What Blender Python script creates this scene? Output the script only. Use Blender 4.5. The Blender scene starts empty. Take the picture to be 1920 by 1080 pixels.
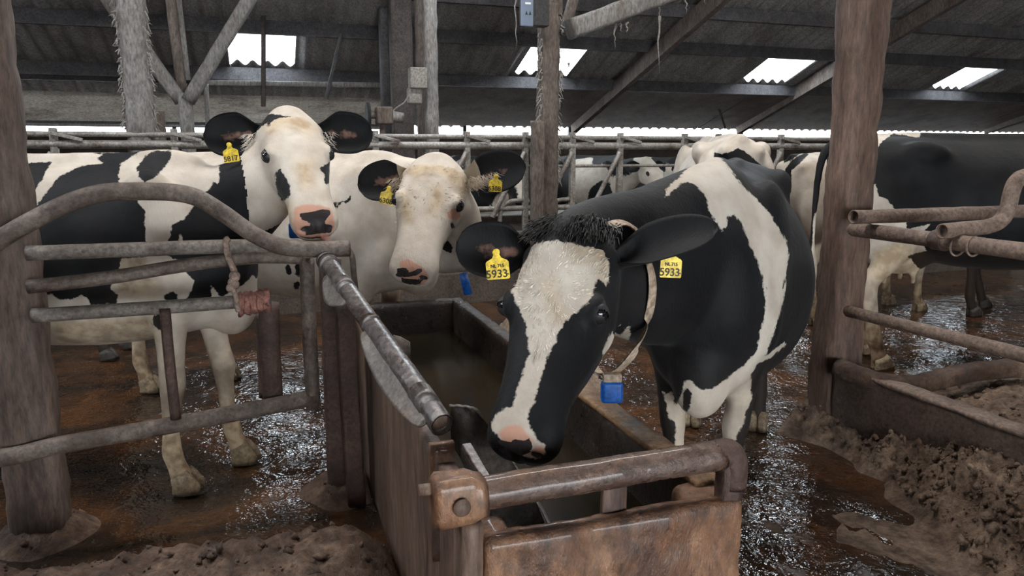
import bpy, bmesh, math, random
import numpy as np
from mathutils import Vector, Matrix, noise
from mathutils.bvhtree import BVHTree

R = math.radians
scene = bpy.context.scene
col = scene.collection
random.seed(4)
rng = np.random.default_rng(7)

# ------------------------------------------------------------------ camera, sky, lights, exposure
EYE = 1.5
PITCH = R(10.3)
FOC = 1400.0
YAW = R(18.5)                      # the barn stands turned by this much against the view
cam_data = bpy.data.cameras.new('camera')
cam_data.sensor_width = 36.0
cam_data.lens = FOC / 1920 * 36.0
cam_data.clip_start = 0.05
cam_data.clip_end = 300
cam = bpy.data.objects.new('camera', cam_data)
cam.location = (0, 0, EYE)
cam.rotation_euler = (math.pi / 2 - PITCH, 0, 0)
col.objects.link(cam)
scene.camera = cam

scene.view_settings.view_transform = 'Standard'
scene.view_settings.look = 'None'
scene.view_settings.gamma = 1.0
scene.view_settings.use_curve_mapping = False
scene.view_settings.exposure = 0.13
scene.cycles.use_denoising = True
scene.cycles.max_bounces = 6
scene.cycles.diffuse_bounces = 4
scene.cycles.glossy_bounces = 3
scene.cycles.transparent_max_bounces = 6
scene.cycles.sample_clamp_indirect = 10.0

world = bpy.data.worlds.new('overcast_sky')
scene.world = world
world.use_nodes = True
wn = world.node_tree.nodes
wn['Background'].inputs['Color'].default_value = (0.86, 0.94, 1.0, 1)
wn['Background'].inputs['Strength'].default_value = 16.0


def W(u, v, z):
    """barn coordinates (u along the eaves, v up the barn, z) to world"""
    return Vector((u * math.cos(YAW) - v * math.sin(YAW), u * math.sin(YAW) + v * math.cos(YAW), z))


def area_light(name, u, v, z, su, sv, power, color, tilt=0.0, yaw=None):
    d = bpy.data.lights.new(name, 'AREA')
    d.shape = 'RECTANGLE'
    d.size, d.size_y, d.energy, d.color = su, sv, power, color
    o = bpy.data.objects.new(name, d)
    o.location = W(u, v, z)
    o.rotation_euler = (tilt, 0, YAW if yaw is None else yaw)
    col.objects.link(o)
    return o


# fill lamps added under the closed ridge; daylight of the doorway behind the camera
for uu, pw_, cl_ in ((-4.0, 270, (0.90, 0.95, 1.0)), (1.5, 330, (1.0, 0.97, 0.93)), (7.0, 150, (1.0, 0.95, 0.88)), (12.5, 60, (1.0, 0.95, 0.88))):
    area_light('ridge_fill', uu, 3.6, 5.35, 4.6, 1.0, pw_, cl_)
area_light('doorway_daylight', 1.0, -4.6, 1.9, 6.0, 3.0, 110, (1.0, 0.96, 0.90), tilt=R(82))

# ------------------------------------------------------------------ tracing helpers
_c, _s = math.cos(PITCH), math.sin(PITCH)


def ray(x, y):
    a = (x - 960) / FOC
    b = (540 - y) / FOC
    return Vector((a, _c + b * _s, -_s + b * _c))


O = Vector((0, 0, EYE))


def pz(x, y, z):
    d = ray(x, y)
    return O + d * ((z - EYE) / d.z)


def py(x, y, Y):
    d = ray(x, y)
    return O + d * (Y / d.y)


def pv(x, y, v):
    d = ray(x, y)
    return O + d * (v / (-d.x * math.sin(YAW) + d.y * math.cos(YAW)))


def pu(x, y, u):
    d = ray(x, y)
    return O + d * (u / (d.x * math.cos(YAW) + d.y * math.sin(YAW)))


# ------------------------------------------------------------------ objects
def tag(o, label=None, cat=None, group=None, kind=None):
    if label: o['label'] = label
    if cat: o['category'] = cat
    if group: o['group'] = group
    if kind: o['kind'] = kind
    return o


def thing(name, loc, label, cat, group=None):
    o = bpy.data.objects.new(name, None)
    o.empty_display_size = 0.1
    o.location = loc
    col.objects.link(o)
    return tag(o, label, cat, group)


def base_of(o):
    p = Vector((0, 0, 0))
    while o is not None:
        p = p + Vector(o.location)
        o = o.parent
    return p


def link_mesh(name, verts, faces, mat, parent=None, smooth=True, origin=None):
    me = bpy.data.meshes.new(name)
    off = base_of(parent) if parent else (Vector(origin) if origin is not None else Vector((0, 0, 0)))
    me.from_pydata([(v[0] - off[0], v[1] - off[1], v[2] - off[2]) for v in verts], [], faces)
    me.update()
    if smooth:
        for p in me.polygons: p.use_smooth = True
    if mat: me.materials.append(mat)
    o = bpy.data.objects.new(name, me)
    if parent:
        o.parent = parent
    else:
        o.location = off
    col.objects.link(o)
    return o


def catmull(pts, n=6):
    pts = [Vector(p) for p in pts]
    if len(pts) < 3: return pts
    out = []
    for i in range(len(pts) - 1):
        p0 = pts[max(i - 1, 0)]; p1 = pts[i]; p2 = pts[i + 1]; p3 = pts[min(i + 2, len(pts) - 1)]
        for k in range(n):
            t = k / n
            out.append(0.5 * ((2 * p1) + (p2 - p0) * t + (2 * p0 - 5 * p1 + 4 * p2 - p3) * t * t + (3 * p1 - p0 - 3 * p2 + p3) * t ** 3))
    out.append(pts[-1])
    return out


def resample_r(radii, npts, n):
    """radii per control point to radii per catmull point"""
    out = []
    for i in range(npts - 1):
        for k in range(n):
            t = k / n
            a, b = radii[i], radii[i + 1]
            out.append((a[0] * (1 - t) + b[0] * t, a[1] * (1 - t) + b[1] * t))
    out.append(radii[-1])
    return out


class MB:
    def __init__(self):
        self.v, self.f = [], []

    def add(self, verts, faces):
        n = len(self.v)
        self.v += [Vector(p) for p in verts]
        self.f += [tuple(i + n for i in f) for f in faces]
        return self

    def box(self, c, size, X=None, Y=None, Z=None):
        X = X or Vector((1, 0, 0)); Y = Y or Vector((0, 1, 0)); Z = Z or Vector((0, 0, 1))
        c = Vector(c)
        vs = [c + X * (sx * size[0] / 2) + Y * (sy * size[1] / 2) + Z * (sz * size[2] / 2)
              for sx in (-1, 1) for sy in (-1, 1) for sz in (-1, 1)]
        return self.add(vs, [(0, 1, 3, 2), (4, 6, 7, 5), (0, 4, 5, 1), (2, 3, 7, 6), (0, 2, 6, 4), (1, 5, 7, 3)])

    def bx(self, u0, u1, v0, v1, z0, z1):
        """box in barn coordinates"""
        return self.box(W((u0 + u1) / 2, (v0 + v1) / 2, (z0 + z1) / 2), (abs(u1 - u0), abs(v1 - v0), abs(z1 - z0)),
                        Vector((math.cos(YAW), math.sin(YAW), 0)), Vector((-math.sin(YAW), math.cos(YAW), 0)))

    def beam(self, p0, p1, w, h, up=(0, 0, 1)):
        p0, p1 = Vector(p0), Vector(p1)
        d = (p1 - p0); L = d.length; d.normalize()
        up = Vector(up)
        X = d.cross(up).normalized(); Z = X.cross(d).normalized()
        return self.box((p0 + p1) / 2, (w, L, h), X, d, Z)

    def sweep(self, pts, radii, seg=14, up=(0, 0, 1), caps=True, power=2.0, wob=0.0, wscale=6.0, hollow0=0.0, hollow1=0.0):
        """tube along pts; radii a number, or (side, up) pairs; power > 2 squares the section"""
        pts = [Vector(p) for p in pts]
        n = len(pts)
        if not isinstance(radii, (list, tuple)): radii = [(radii, radii)] * n
        elif not isinstance(radii[0], (list, tuple)): radii = [(r, r) for r in radii] if len(radii) == n else [tuple(radii)] * n
        up = Vector(up)
        rings = []
        X = None
        for i in range(n):
            d = (pts[min(i + 1, n - 1)] - pts[max(i - 1, 0)]).normalized()
            if X is None:
                X = d.cross(up)
                if X.length < 1e-4: X = d.cross(Vector((1, 0, 0)))
                X.normalize()
            else:
                X = (X - d * X.dot(d)).normalized()
            Z = X.cross(d).normalized()
            ring = []
            for k in range(seg):
                a = 2 * math.pi * k / seg
                ca, sa = math.cos(a), math.sin(a)
                if power != 2.0:
                    ca = math.copysign(abs(ca) ** (2 / power), ca); sa = math.copysign(abs(sa) ** (2 / power), sa)
                p = pts[i] + X * (radii[i][0] * ca) + Z * (radii[i][1] * sa)
                if wob:
                    q = (p - pts[i])
                    p = p + q.normalized() * (wob * noise.noise(p * wscale) + 0.45 * wob * noise.noise(Vector((p.x * wscale * 5, p.y * wscale * 5, p.z * wscale * 2))))
                ring.append(p)
            rings.append(ring)
        verts = [p for r in rings for p in r]
        faces = []
        for i in range(n - 1):
            for k in range(seg):
                a = i * seg + k; b = i * seg + (k + 1) % seg
                faces.append((a, b, b + seg, a + seg))

        def end(i, hollow, flip):
            nonlocal verts, faces
            b0 = i * seg
            if hollow:
                inner = len(verts)
                d = (pts[1] - pts[0]).normalized() if i == 0 else (pts[n - 2] - pts[n - 1]).normalized()
                r = radii[i][0]
                k0 = max(1 - hollow / r, 0.3)
                for k in range(seg): verts.append(pts[i] + (rings[i][k] - pts[i]) * k0)
                deep = len(verts)
                for k in range(seg): verts.append(pts[i] + (rings[i][k] - pts[i]) * k0 + d * (r * 0.9))
                for k in range(seg):
                    k2 = (k + 1) % seg
                    q = [(b0 + k, inner + k, inner + k2, b0 + k2), (inner + k, deep + k, deep + k2, inner + k2)]
                    faces += [tuple(reversed(f)) for f in q] if flip else q
                cap = tuple(deep + k for k in range(seg))
                faces.append(cap if flip else tuple(reversed(cap)))
            else:
                cap = tuple(b0 + k for k in range(seg))
                faces.append(tuple(reversed(cap)) if not flip else cap)
        if caps:
            end(0, hollow0, False)
            end(n - 1, hollow1, True)
        return self.add(verts, faces)

    def ball(self, c, r, X=None, Y=None, Z=None, seg=16, rings=10):
        X = X or Vector((1, 0, 0)); Y = Y or Vector((0, 1, 0)); Z = Z or Vector((0, 0, 1))
        if not isinstance(r, (list, tuple)): r = (r, r, r)
        c = Vector(c)
        vs = [c + Z * r[2]]
        for i in range(1, rings):
            t = math.pi * i / rings
            for k in range(seg):
                a = 2 * math.pi * k / seg
                vs.append(c + X * (r[0] * math.sin(t) * math.cos(a)) + Y * (r[1] * math.sin(t) * math.sin(a)) + Z * (r[2] * math.cos(t)))
        vs.append(c - Z * r[2])
        fs = [(0, 1 + k, 1 + (k + 1) % seg) for k in range(seg)]
        for i in range(rings - 2):
            for k in range(seg):
                a = 1 + i * seg + k; b = 1 + i * seg + (k + 1) % seg
                fs.append((a, a + seg, b + seg, b))
        l = len(vs) - 1; b0 = 1 + (rings - 2) * seg
        fs += [(l, b0 + (k + 1) % seg, b0 + k) for k in range(seg)]
        return self.add(vs, fs)

    def build(self, name, mat, parent=None, smooth=True, bevel=0.0, origin=None, wn=True):
        o = link_mesh(name, self.v, self.f, mat, parent, smooth, origin)
        if bevel:
            m = o.modifiers.new('bevel', 'BEVEL'); m.width = bevel; m.segments = 2; m.limit_method = 'ANGLE'; m.angle_limit = R(35)
        if smooth and wn:
            m = o.modifiers.new('wn', 'WEIGHTED_NORMAL'); m.keep_sharp = True
        return o


def lerp_pts(p0, p1, n):
    p0, p1 = Vector(p0), Vector(p1)
    return [p0.lerp(p1, i / n) for i in range(n + 1)]


def structure(o):
    o['kind'] = 'structure'
    return o


# ------------------------------------------------------------------ materials
def mat(name, c1, c2, scale=4.0, rough=(0.6, 0.9), metal=0.0, bump=0.4, bscale=30.0, stretch=(1, 1, 1), c3=None, c3scale=1.5, c3amount=0.5,
        spec=0.5, bdist=0.01, coat=0.0, grain=55):
    m = bpy.data.materials.new(name)
    m.use_nodes = True
    nt = m.node_tree; N, L = nt.nodes, nt.links
    b = N['Principled BSDF']
    tc = N.new('ShaderNodeTexCoord')
    mp = N.new('ShaderNodeMapping'); mp.inputs['Scale'].default_value = stretch
    L.new(tc.outputs['Object'], mp.inputs['Vector'])
    n1 = N.new('ShaderNodeTexNoise'); n1.inputs['Scale'].default_value = scale; n1.inputs['Detail'].default_value = 6
    n1.inputs['Roughness'].default_value = 0.65
    L.new(mp.outputs[0], n1.inputs['Vector'])
    mx = N.new('ShaderNodeMix'); mx.data_type = 'RGBA'
    mr = N.new('ShaderNodeMapRange'); mr.inputs[1].default_value = 0.35; mr.inputs[2].default_value = 0.65
    L.new(n1.outputs['Fac'], mr.inputs[0]); L.new(mr.outputs[0], mx.inputs[0])
    mx.inputs[6].default_value = (*c1, 1); mx.inputs[7].default_value = (*c2, 1)
    out = mx.outputs[2]
    if c3:
        n3 = N.new('ShaderNodeTexNoise'); n3.inputs['Scale'].default_value = c3scale; n3.inputs['Detail'].default_value = 8
        n3.inputs['Roughness'].default_value = 0.7
        L.new(mp.outputs[0], n3.inputs['Vector'])
        m3 = N.new('ShaderNodeMapRange'); m3.inputs[1].default_value = 1 - c3amount - 0.06; m3.inputs[2].default_value = 1 - c3amount + 0.10
        L.new(n3.outputs['Fac'], m3.inputs[0])
        x3 = N.new('ShaderNodeMix'); x3.data_type = 'RGBA'
        L.new(m3.outputs[0], x3.inputs[0]); L.new(out, x3.inputs[6]); x3.inputs[7].default_value = (*c3, 1)
        out = x3.outputs[2]
    ng = N.new('ShaderNodeTexNoise'); ng.inputs['Scale'].default_value = grain; ng.inputs['Detail'].default_value = 5; ng.inputs['Roughness'].default_value = 0.7
    L.new(mp.outputs[0], ng.inputs['Vector'])
    mg = N.new('ShaderNodeMapRange'); mg.inputs[1].default_value = 0.3; mg.inputs[2].default_value = 0.7; mg.inputs[3].default_value = 0.42; mg.inputs[4].default_value = 1.50
    L.new(ng.outputs['Fac'], mg.inputs[0])
    xg = N.new('ShaderNodeVectorMath'); xg.operation = 'SCALE'
    L.new(out, xg.inputs[0]); L.new(mg.outputs[0], xg.inputs['Scale'])
    L.new(xg.outputs[0], b.inputs['Base Color'])
    rr = N.new('ShaderNodeMapRange'); rr.inputs[1].default_value = 0.3; rr.inputs[2].default_value = 0.7
    rr.inputs[3].default_value = rough[0]; rr.inputs[4].default_value = rough[1]
    nr = N.new('ShaderNodeTexNoise'); nr.inputs['Scale'].default_value = scale * 1.7; nr.inputs['Detail'].default_value = 4
    L.new(mp.outputs[0], nr.inputs['Vector']); L.new(nr.outputs['Fac'], rr.inputs[0]); L.new(rr.outputs[0], b.inputs['Roughness'])
    b.inputs['Metallic'].default_value = metal
    b.inputs['Specular IOR Level'].default_value = spec
    if coat: b.inputs['Coat Weight'].default_value = coat
    if bump:
        nb = N.new('ShaderNodeTexNoise'); nb.inputs['Scale'].default_value = bscale; nb.inputs['Detail'].default_value = 6
        nb.inputs['Roughness'].default_value = 0.7
        L.new(mp.outputs[0], nb.inputs['Vector'])
        bp = N.new('ShaderNodeBump'); bp.inputs['Strength'].default_value = bump; bp.inputs['Distance'].default_value = bdist
        L.new(nb.outputs['Fac'], bp.inputs['Height']); L.new(bp.outputs[0], b.inputs['Normal'])
    return m


def plain(name, c, rough=0.6, metal=0.0, spec=0.5):
    m = bpy.data.materials.new(name); m.use_nodes = True
    b = m.node_tree.nodes['Principled BSDF']
    b.inputs['Base Color'].default_value = (*c, 1); b.inputs['Roughness'].default_value = rough
    b.inputs['Metallic'].default_value = metal; b.inputs['Specular IOR Level'].default_value = spec
    return m


M = {}
M['gate'] = mat('galvanised tube with dirt', (0.085, 0.062, 0.050), (0.165, 0.128, 0.106), 9, (0.4, 0.7), 0.1, 0.6, 45, c3=(0.05, 0.030, 0.022), c3scale=5, c3amount=0.46)
M['gate_grey'] = mat('worn grey tube', (0.115, 0.094, 0.080), (0.20, 0.170, 0.148), 8, (0.45, 0.75), 0.1, 0.6, 45, c3=(0.065, 0.045, 0.034), c3scale=5, c3amount=0.45)
M['gate_tan'] = mat('dried mud on tube', (0.16, 0.108, 0.08), (0.28, 0.20, 0.155), 8, (0.55, 0.8), 0.0, 0.8, 40, c3=(0.075, 0.04, 0.028), c3scale=4, c3amount=0.46)
M['rust'] = mat('rust brown steel', (0.050, 0.025, 0.018), (0.105, 0.058, 0.043), 8, (0.4, 0.75), 0.05, 0.8, 40, c3=(0.028, 0.015, 0.012), c3scale=4, c3amount=0.46)
M['wet_steel'] = mat('wet worn steel', (0.085, 0.070, 0.066), (0.19, 0.165, 0.155), 9, (0.10, 0.36), 0.35, 0.45, 30, c3=(0.055, 0.032, 0.025), c3scale=5, c3amount=0.45, bdist=0.006)
M['bar'] = mat('wet rusty bar', (0.070, 0.038, 0.028), (0.13, 0.085, 0.066), 8, (0.12, 0.45), 0.2, 0.7, 35, c3=(0.17, 0.075, 0.030), c3scale=3.5, c3amount=0.44, coat=0.3)
M['trough'] = mat('wet rusty trough', (0.125, 0.052, 0.025), (0.27, 0.14, 0.075), 7, (0.15, 0.6), 0.0, 1.0, 34, (1, 1, 0.5), c3=(0.05, 0.024, 0.017), c3scale=3, c3amount=0.45, coat=0.25, grain=30)
M['trough_plate'] = mat('streaked brown plate', (0.095, 0.055, 0.038), (0.20, 0.128, 0.092), 5, (0.4, 0.7), 0.0, 0.6, 30, (1, 1, 0.22), c3=(0.055, 0.028, 0.02), c3scale=4, c3amount=0.46)
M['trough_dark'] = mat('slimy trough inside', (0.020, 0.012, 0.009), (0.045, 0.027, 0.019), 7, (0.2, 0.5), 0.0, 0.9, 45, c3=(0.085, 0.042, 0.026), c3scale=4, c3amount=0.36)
M['lip'] = mat('ochre trough edge', (0.20, 0.105, 0.045), (0.30, 0.17, 0.075), 9, (0.3, 0.55), 0, 0.7, 50, c3=(0.085, 0.042, 0.022), c3scale=6, c3amount=0.42)
M['flap'] = mat('dark wet sheet', (0.022, 0.017, 0.014), (0.045, 0.036, 0.030), 8, (0.35, 0.6), 0.0, 0.5, 30, spec=0.12, c3=(0.07, 0.045, 0.032), c3scale=4, c3amount=0.36)
M['gutter'] = mat('grey plastic scraps', (0.11, 0.092, 0.08), (0.19, 0.165, 0.145), 6, (0.3, 0.55), 0.1, 0.3, 30, c3=(0.16, 0.10, 0.07), c3scale=5, c3amount=0.42)
M['post'] = mat('dirty barn post', (0.055, 0.034, 0.026), (0.135, 0.092, 0.072), 9, (0.6, 0.9), 0, 0.9, 24, (1, 1, 0.22), c3=(0.03, 0.017, 0.013), c3scale=3, c3amount=0.46)
M['post_warm'] = mat('brown barn post', (0.085, 0.048, 0.033), (0.185, 0.115, 0.085), 8, (0.6, 0.9), 0, 0.9, 24, (1, 1, 0.16), c3=(0.045, 0.023, 0.017), c3scale=2.5, c3amount=0.47)
M['dusty_wood'] = mat('dusty grey timber', (0.15, 0.14, 0.13), (0.27, 0.255, 0.24), 6, (0.8, 0.95), 0, 0.6, 30, (1, 1, 0.3), c3=(0.11, 0.085, 0.07), c3scale=3, c3amount=0.42)
M['dusty_dark'] = mat('dusty brown timber', (0.085, 0.065, 0.055), (0.17, 0.135, 0.115), 6, (0.8, 0.95), 0, 0.6, 30, (1, 1, 0.3), c3=(0.06, 0.04, 0.03), c3scale=3, c3amount=0.42)
M['rafter'] = mat('dark rafter', (0.045, 0.035, 0.032), (0.085, 0.068, 0.060), 6, (0.7, 0.9), 0, 0.4, 30)
M['purlin'] = mat('dusty haze tinted purlin', (0.045, 0.043, 0.048), (0.085, 0.078, 0.080), 6, (0.7, 0.95), 0, 0.5, 30)  # dusty timber, with a faint blue haze cast mixed into the colour
M['sheet'] = mat('fibre cement roof sheet', (0.19, 0.178, 0.175), (0.29, 0.27, 0.262), 2.5, (0.8, 0.95), 0, 0.4, 30, (1, 0.3, 1), c3=(0.13, 0.115, 0.11), c3scale=1.2, c3amount=0.44)
M['soffit'] = mat('dull lining board', (0.115, 0.092, 0.080), (0.165, 0.138, 0.120), 3, (0.8, 0.95), 0, 0.3, 20, c3=(0.08, 0.06, 0.052), c3scale=2, c3amount=0.42)
M['windboard'] = mat('dusty wind board', (0.30, 0.265, 0.23), (0.46, 0.42, 0.375), 2.5, (0.8, 0.95), 0, 0.3, 20, (0.5, 1, 2.5), c3=(0.13, 0.105, 0.09), c3scale=2, c3amount=0.42)
M['galv'] = mat('galvanised feed fence', (0.25, 0.23, 0.21), (0.38, 0.355, 0.33), 9, (0.4, 0.65), 0.3, 0.3, 50, c3=(0.14, 0.105, 0.085), c3scale=4, c3amount=0.43)
M['wall'] = mat('dirty concrete wall', (0.06, 0.045, 0.037), (0.11, 0.085, 0.07), 3, (0.7, 0.9), 0, 0.4, 20)
M['box'] = mat('dusty box', (0.19, 0.17, 0.15), (0.28, 0.255, 0.23), 8, (0.7, 0.9), 0, 0.3, 40)
M['blue_box'] = plain('blue grey panel', (0.16, 0.20, 0.27), 0.45)
M['black_box'] = mat('black dusty casing', (0.02, 0.02, 0.022), (0.045, 0.04, 0.038), 9, (0.5, 0.8), 0, 0.2, 40)
M['white_mark'] = plain('pale print', (0.72, 0.74, 0.76), 0.6)
M['black_mark'] = plain('black print', (0.02, 0.02, 0.02), 0.6)
M['rope'] = mat('dirty rope', (0.22, 0.15, 0.12), (0.33, 0.24, 0.19), 20, (0.8, 0.95), 0, 0.8, 120)
M['rope_red'] = mat('red brown twine', (0.22, 0.085, 0.068), (0.36, 0.17, 0.13), 16, (0.7, 0.95), 0, 0.9, 90)
M['strap'] = mat('dirty white strap', (0.36, 0.26, 0.18), (0.55, 0.44, 0.34), 20, (0.6, 0.85), 0, 0.5, 80, c3=(0.16, 0.10, 0.06), c3scale=12, c3amount=0.4)
M['blue'] = mat('blue plastic', (0.008, 0.10, 0.44), (0.012, 0.14, 0.55), 20, (0.3, 0.5), 0, 0.15, 80)
M['yellow'] = mat('yellow ear tag plastic', (0.80, 0.55, 0.04), (0.88, 0.64, 0.07), 20, (0.35, 0.55), 0, 0.1, 80, c3=(0.55, 0.36, 0.05), c3scale=9, c3amount=0.36)
M['ink'] = plain('black tag print', (0.035, 0.028, 0.015), 0.6)
M['hoof'] = mat('muddy hoof', (0.20, 0.145, 0.085), (0.32, 0.24, 0.15), 20, (0.5, 0.8), 0, 0.5, 60, c3=(0.09, 0.055, 0.032), c3scale=9, c3amount=0.45)
M['hoof_dark'] = mat('dark hoof', (0.02, 0.016, 0.013), (0.05, 0.038, 0.03), 20, (0.4, 0.7), 0, 0.5, 60)
M['hair'] = mat('black hair', (0.010, 0.010, 0.011), (0.022, 0.021, 0.021), 30, (0.45, 0.6), 0, 0)
M['hair_white'] = mat('white hair', (0.70, 0.63, 0.54), (0.80, 0.74, 0.66), 18, (0.6, 0.8), 0, 0)
M['hair_cream'] = mat('cream hair', (0.42, 0.33, 0.235), (0.60, 0.51, 0.41), 30, (0.6, 0.8), 0, 0)
M['tongue'] = plain('pink tongue', (0.55, 0.25, 0.20), 0.35)
M['iris'] = plain('dark eye', (0.012, 0.010, 0.012), 0.06)
M['sclera'] = plain('white of eye', (0.52, 0.50, 0.50), 0.15)
M['cobweb'] = mat('dusty cobweb', (0.22, 0.20, 0.185), (0.34, 0.31, 0.29), 20, (0.9, 1.0), 0, 0)
M['straw'] = mat('straw', (0.17, 0.12, 0.085), (0.28, 0.21, 0.15), 20, (0.8, 0.95), 0, 0.2, 60)
M['rubber'] = mat('dirty kerb concrete', (0.060, 0.038, 0.028), (0.135, 0.092, 0.07), 6, (0.7, 0.9), 0, 0.9, 30, c3=(0.035, 0.020, 0.015), c3scale=3, c3amount=0.47)
M['sawdust'] = mat('sawdust bedding', (0.095, 0.056, 0.038), (0.40, 0.28, 0.20), 6, (0.85, 1.0), 0, 1.0, 40, c3=(0.030, 0.017, 0.012), c3scale=6, c3amount=0.36, bdist=0.03, grain=28)
M['bedding'] = mat('dry sawdust', (0.13, 0.078, 0.054), (0.36, 0.25, 0.18), 10, (0.85, 1.0), 0, 1.0, 40, c3=(0.07, 0.036, 0.024), c3scale=4, c3amount=0.42, bdist=0.03, grain=28)
M['ledge'] = mat('trodden muck', (0.050, 0.028, 0.018), (0.215, 0.135, 0.092), 6, (0.5, 0.9), 0, 1.0, 28, c3=(0.055, 0.025, 0.013), c3scale=2.2, c3amount=0.48, bdist=0.025, grain=30)


def coat_material():
    m = bpy.data.materials.new('cow coat'); m.use_nodes = True
    nt = m.node_tree; N, L = nt.nodes, nt.links
    b = N['Principled BSDF']
    tc = N.new('ShaderNodeTexCoord')
    a1 = N.new('ShaderNodeAttribute'); a1.attribute_name = 'coat'
    a2 = N.new('ShaderNodeAttribute'); a2.attribute_name = 'tint'
    sp = N.new('ShaderNodeSeparateColor'); L.new(a2.outputs['Color'], sp.inputs[0])

    def nz(scale, detail=3):
        n = N.new('ShaderNodeTexNoise'); n.inputs['Scale'].default_value = scale; n.inputs['Detail'].default_value = detail
        L.new(tc.outputs['Object'], n.inputs['Vector'])
        return n.outputs['Fac']

    def math_(op, a, bb):
        n = N.new('ShaderNodeMath'); n.operation = op
        for i, x in enumerate((a, bb)):
            if isinstance(x, (int, float)): n.inputs[i].default_value = x
            else: L.new(x, n.inputs[i])
        return n.outputs[0]

    def rng_(x, lo, hi, o0=0.0, o1=1.0):
        n = N.new('ShaderNodeMapRange'); L.new(x, n.inputs[0])
        n.inputs[1].default_value = lo; n.inputs[2].default_value = hi; n.inputs[3].default_value = o0; n.inputs[4].default_value = o1
        return n.outputs[0]

    def mix_(f, a, bb):
        n = N.new('ShaderNodeMix'); n.data_type = 'RGBA'
        if isinstance(f, float): n.inputs[0].default_value = f
        else: L.new(f, n.inputs[0])
        for i, x in ((6, a), (7, bb)):
            if isinstance(x, tuple): n.inputs[i].default_value = (*x, 1)
            else: L.new(x, n.inputs[i])
        return n.outputs[2]
    big = nz(9, 4)
    fine = nz(110, 3)
    edge = math_('ADD', a1.outputs['Fac'], math_('ADD', math_('MULTIPLY', math_('SUBTRACT', nz(38, 4), 0.5), 0.022), math_('MULTIPLY', math_('SUBTRACT', fine, 0.5), 0.012)))
    isblack = rng_(edge, -0.0025, 0.0025)
    white = mix_(rng_(big, 0.38, 0.68), (0.56, 0.50, 0.43), (0.43, 0.365, 0.30))
    white = mix_(sp.outputs['Blue'], white, mix_(rng_(nz(16, 5), 0.4, 0.6), (0.42, 0.32, 0.21), (0.19, 0.125, 0.075)))
    cream = N.new('ShaderNodeAttribute'); cream.attribute_name = 'cream'
    white = mix_(cream.outputs['Fac'], white, mix_(rng_(nz(14, 5), 0.4, 0.62), (0.53, 0.43, 0.31), (0.37, 0.27, 0.175)))
    black = mix_(rng_(nz(5, 3), 0.4, 0.7), (0.006, 0.006, 0.007), (0.014, 0.0135, 0.014))
    black = mix_(math_('MULTIPLY', sp.outputs['Blue'], 0.5), black, (0.06, 0.040, 0.026))
    c = mix_(isblack, white, black)
    c = mix_(rng_(math_('ADD', sp.outputs['Red'], math_('MULTIPLY', math_('SUBTRACT', nz(30, 4), 0.5), 0.6)), 0.35, 0.75), c, (0.50, 0.275, 0.20))
    c = mix_(rng_(math_('ADD', sp.outputs['Green'], math_('MULTIPLY', math_('SUBTRACT', nz(70, 3), 0.5), 0.25)), 0.42, 0.58), c, (0.030, 0.024, 0.025))
    L.new(c, b.inputs['Base Color'])
    b.inputs['Roughness'].default_value = 0.58
    L.new(rng_(sp.outputs['Green'], 0.3, 0.8, 0.62, 0.40), b.inputs['Roughness'])
    b.inputs['Specular IOR Level'].default_value = 0.16
    b.inputs['Sheen Weight'].default_value = 0.03
    b.inputs['Sheen Roughness'].default_value = 0.4
    mp = N.new('ShaderNodeMapping'); mp.inputs['Scale'].default_value = (1.0, 1.0, 0.35)
    L.new(tc.outputs['Object'], mp.inputs['Vector'])
    h = N.new('ShaderNodeTexNoise'); h.inputs['Scale'].default_value = 130; h.inputs['Detail'].default_value = 4
    L.new(mp.outputs[0], h.inputs['Vector'])
    hh = math_('ADD', math_('MULTIPLY', h.outputs['Fac'], 0.5), math_('MULTIPLY', nz(22, 3), 0.9))
    bp = N.new('ShaderNodeBump'); bp.inputs['Strength'].default_value = 0.45; bp.inputs['Distance'].default_value = 0.008
    L.new(hh, bp.inputs['Height']); L.new(bp.outputs[0], b.inputs['Normal'])
    return m


M['coat'] = coat_material()


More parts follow.
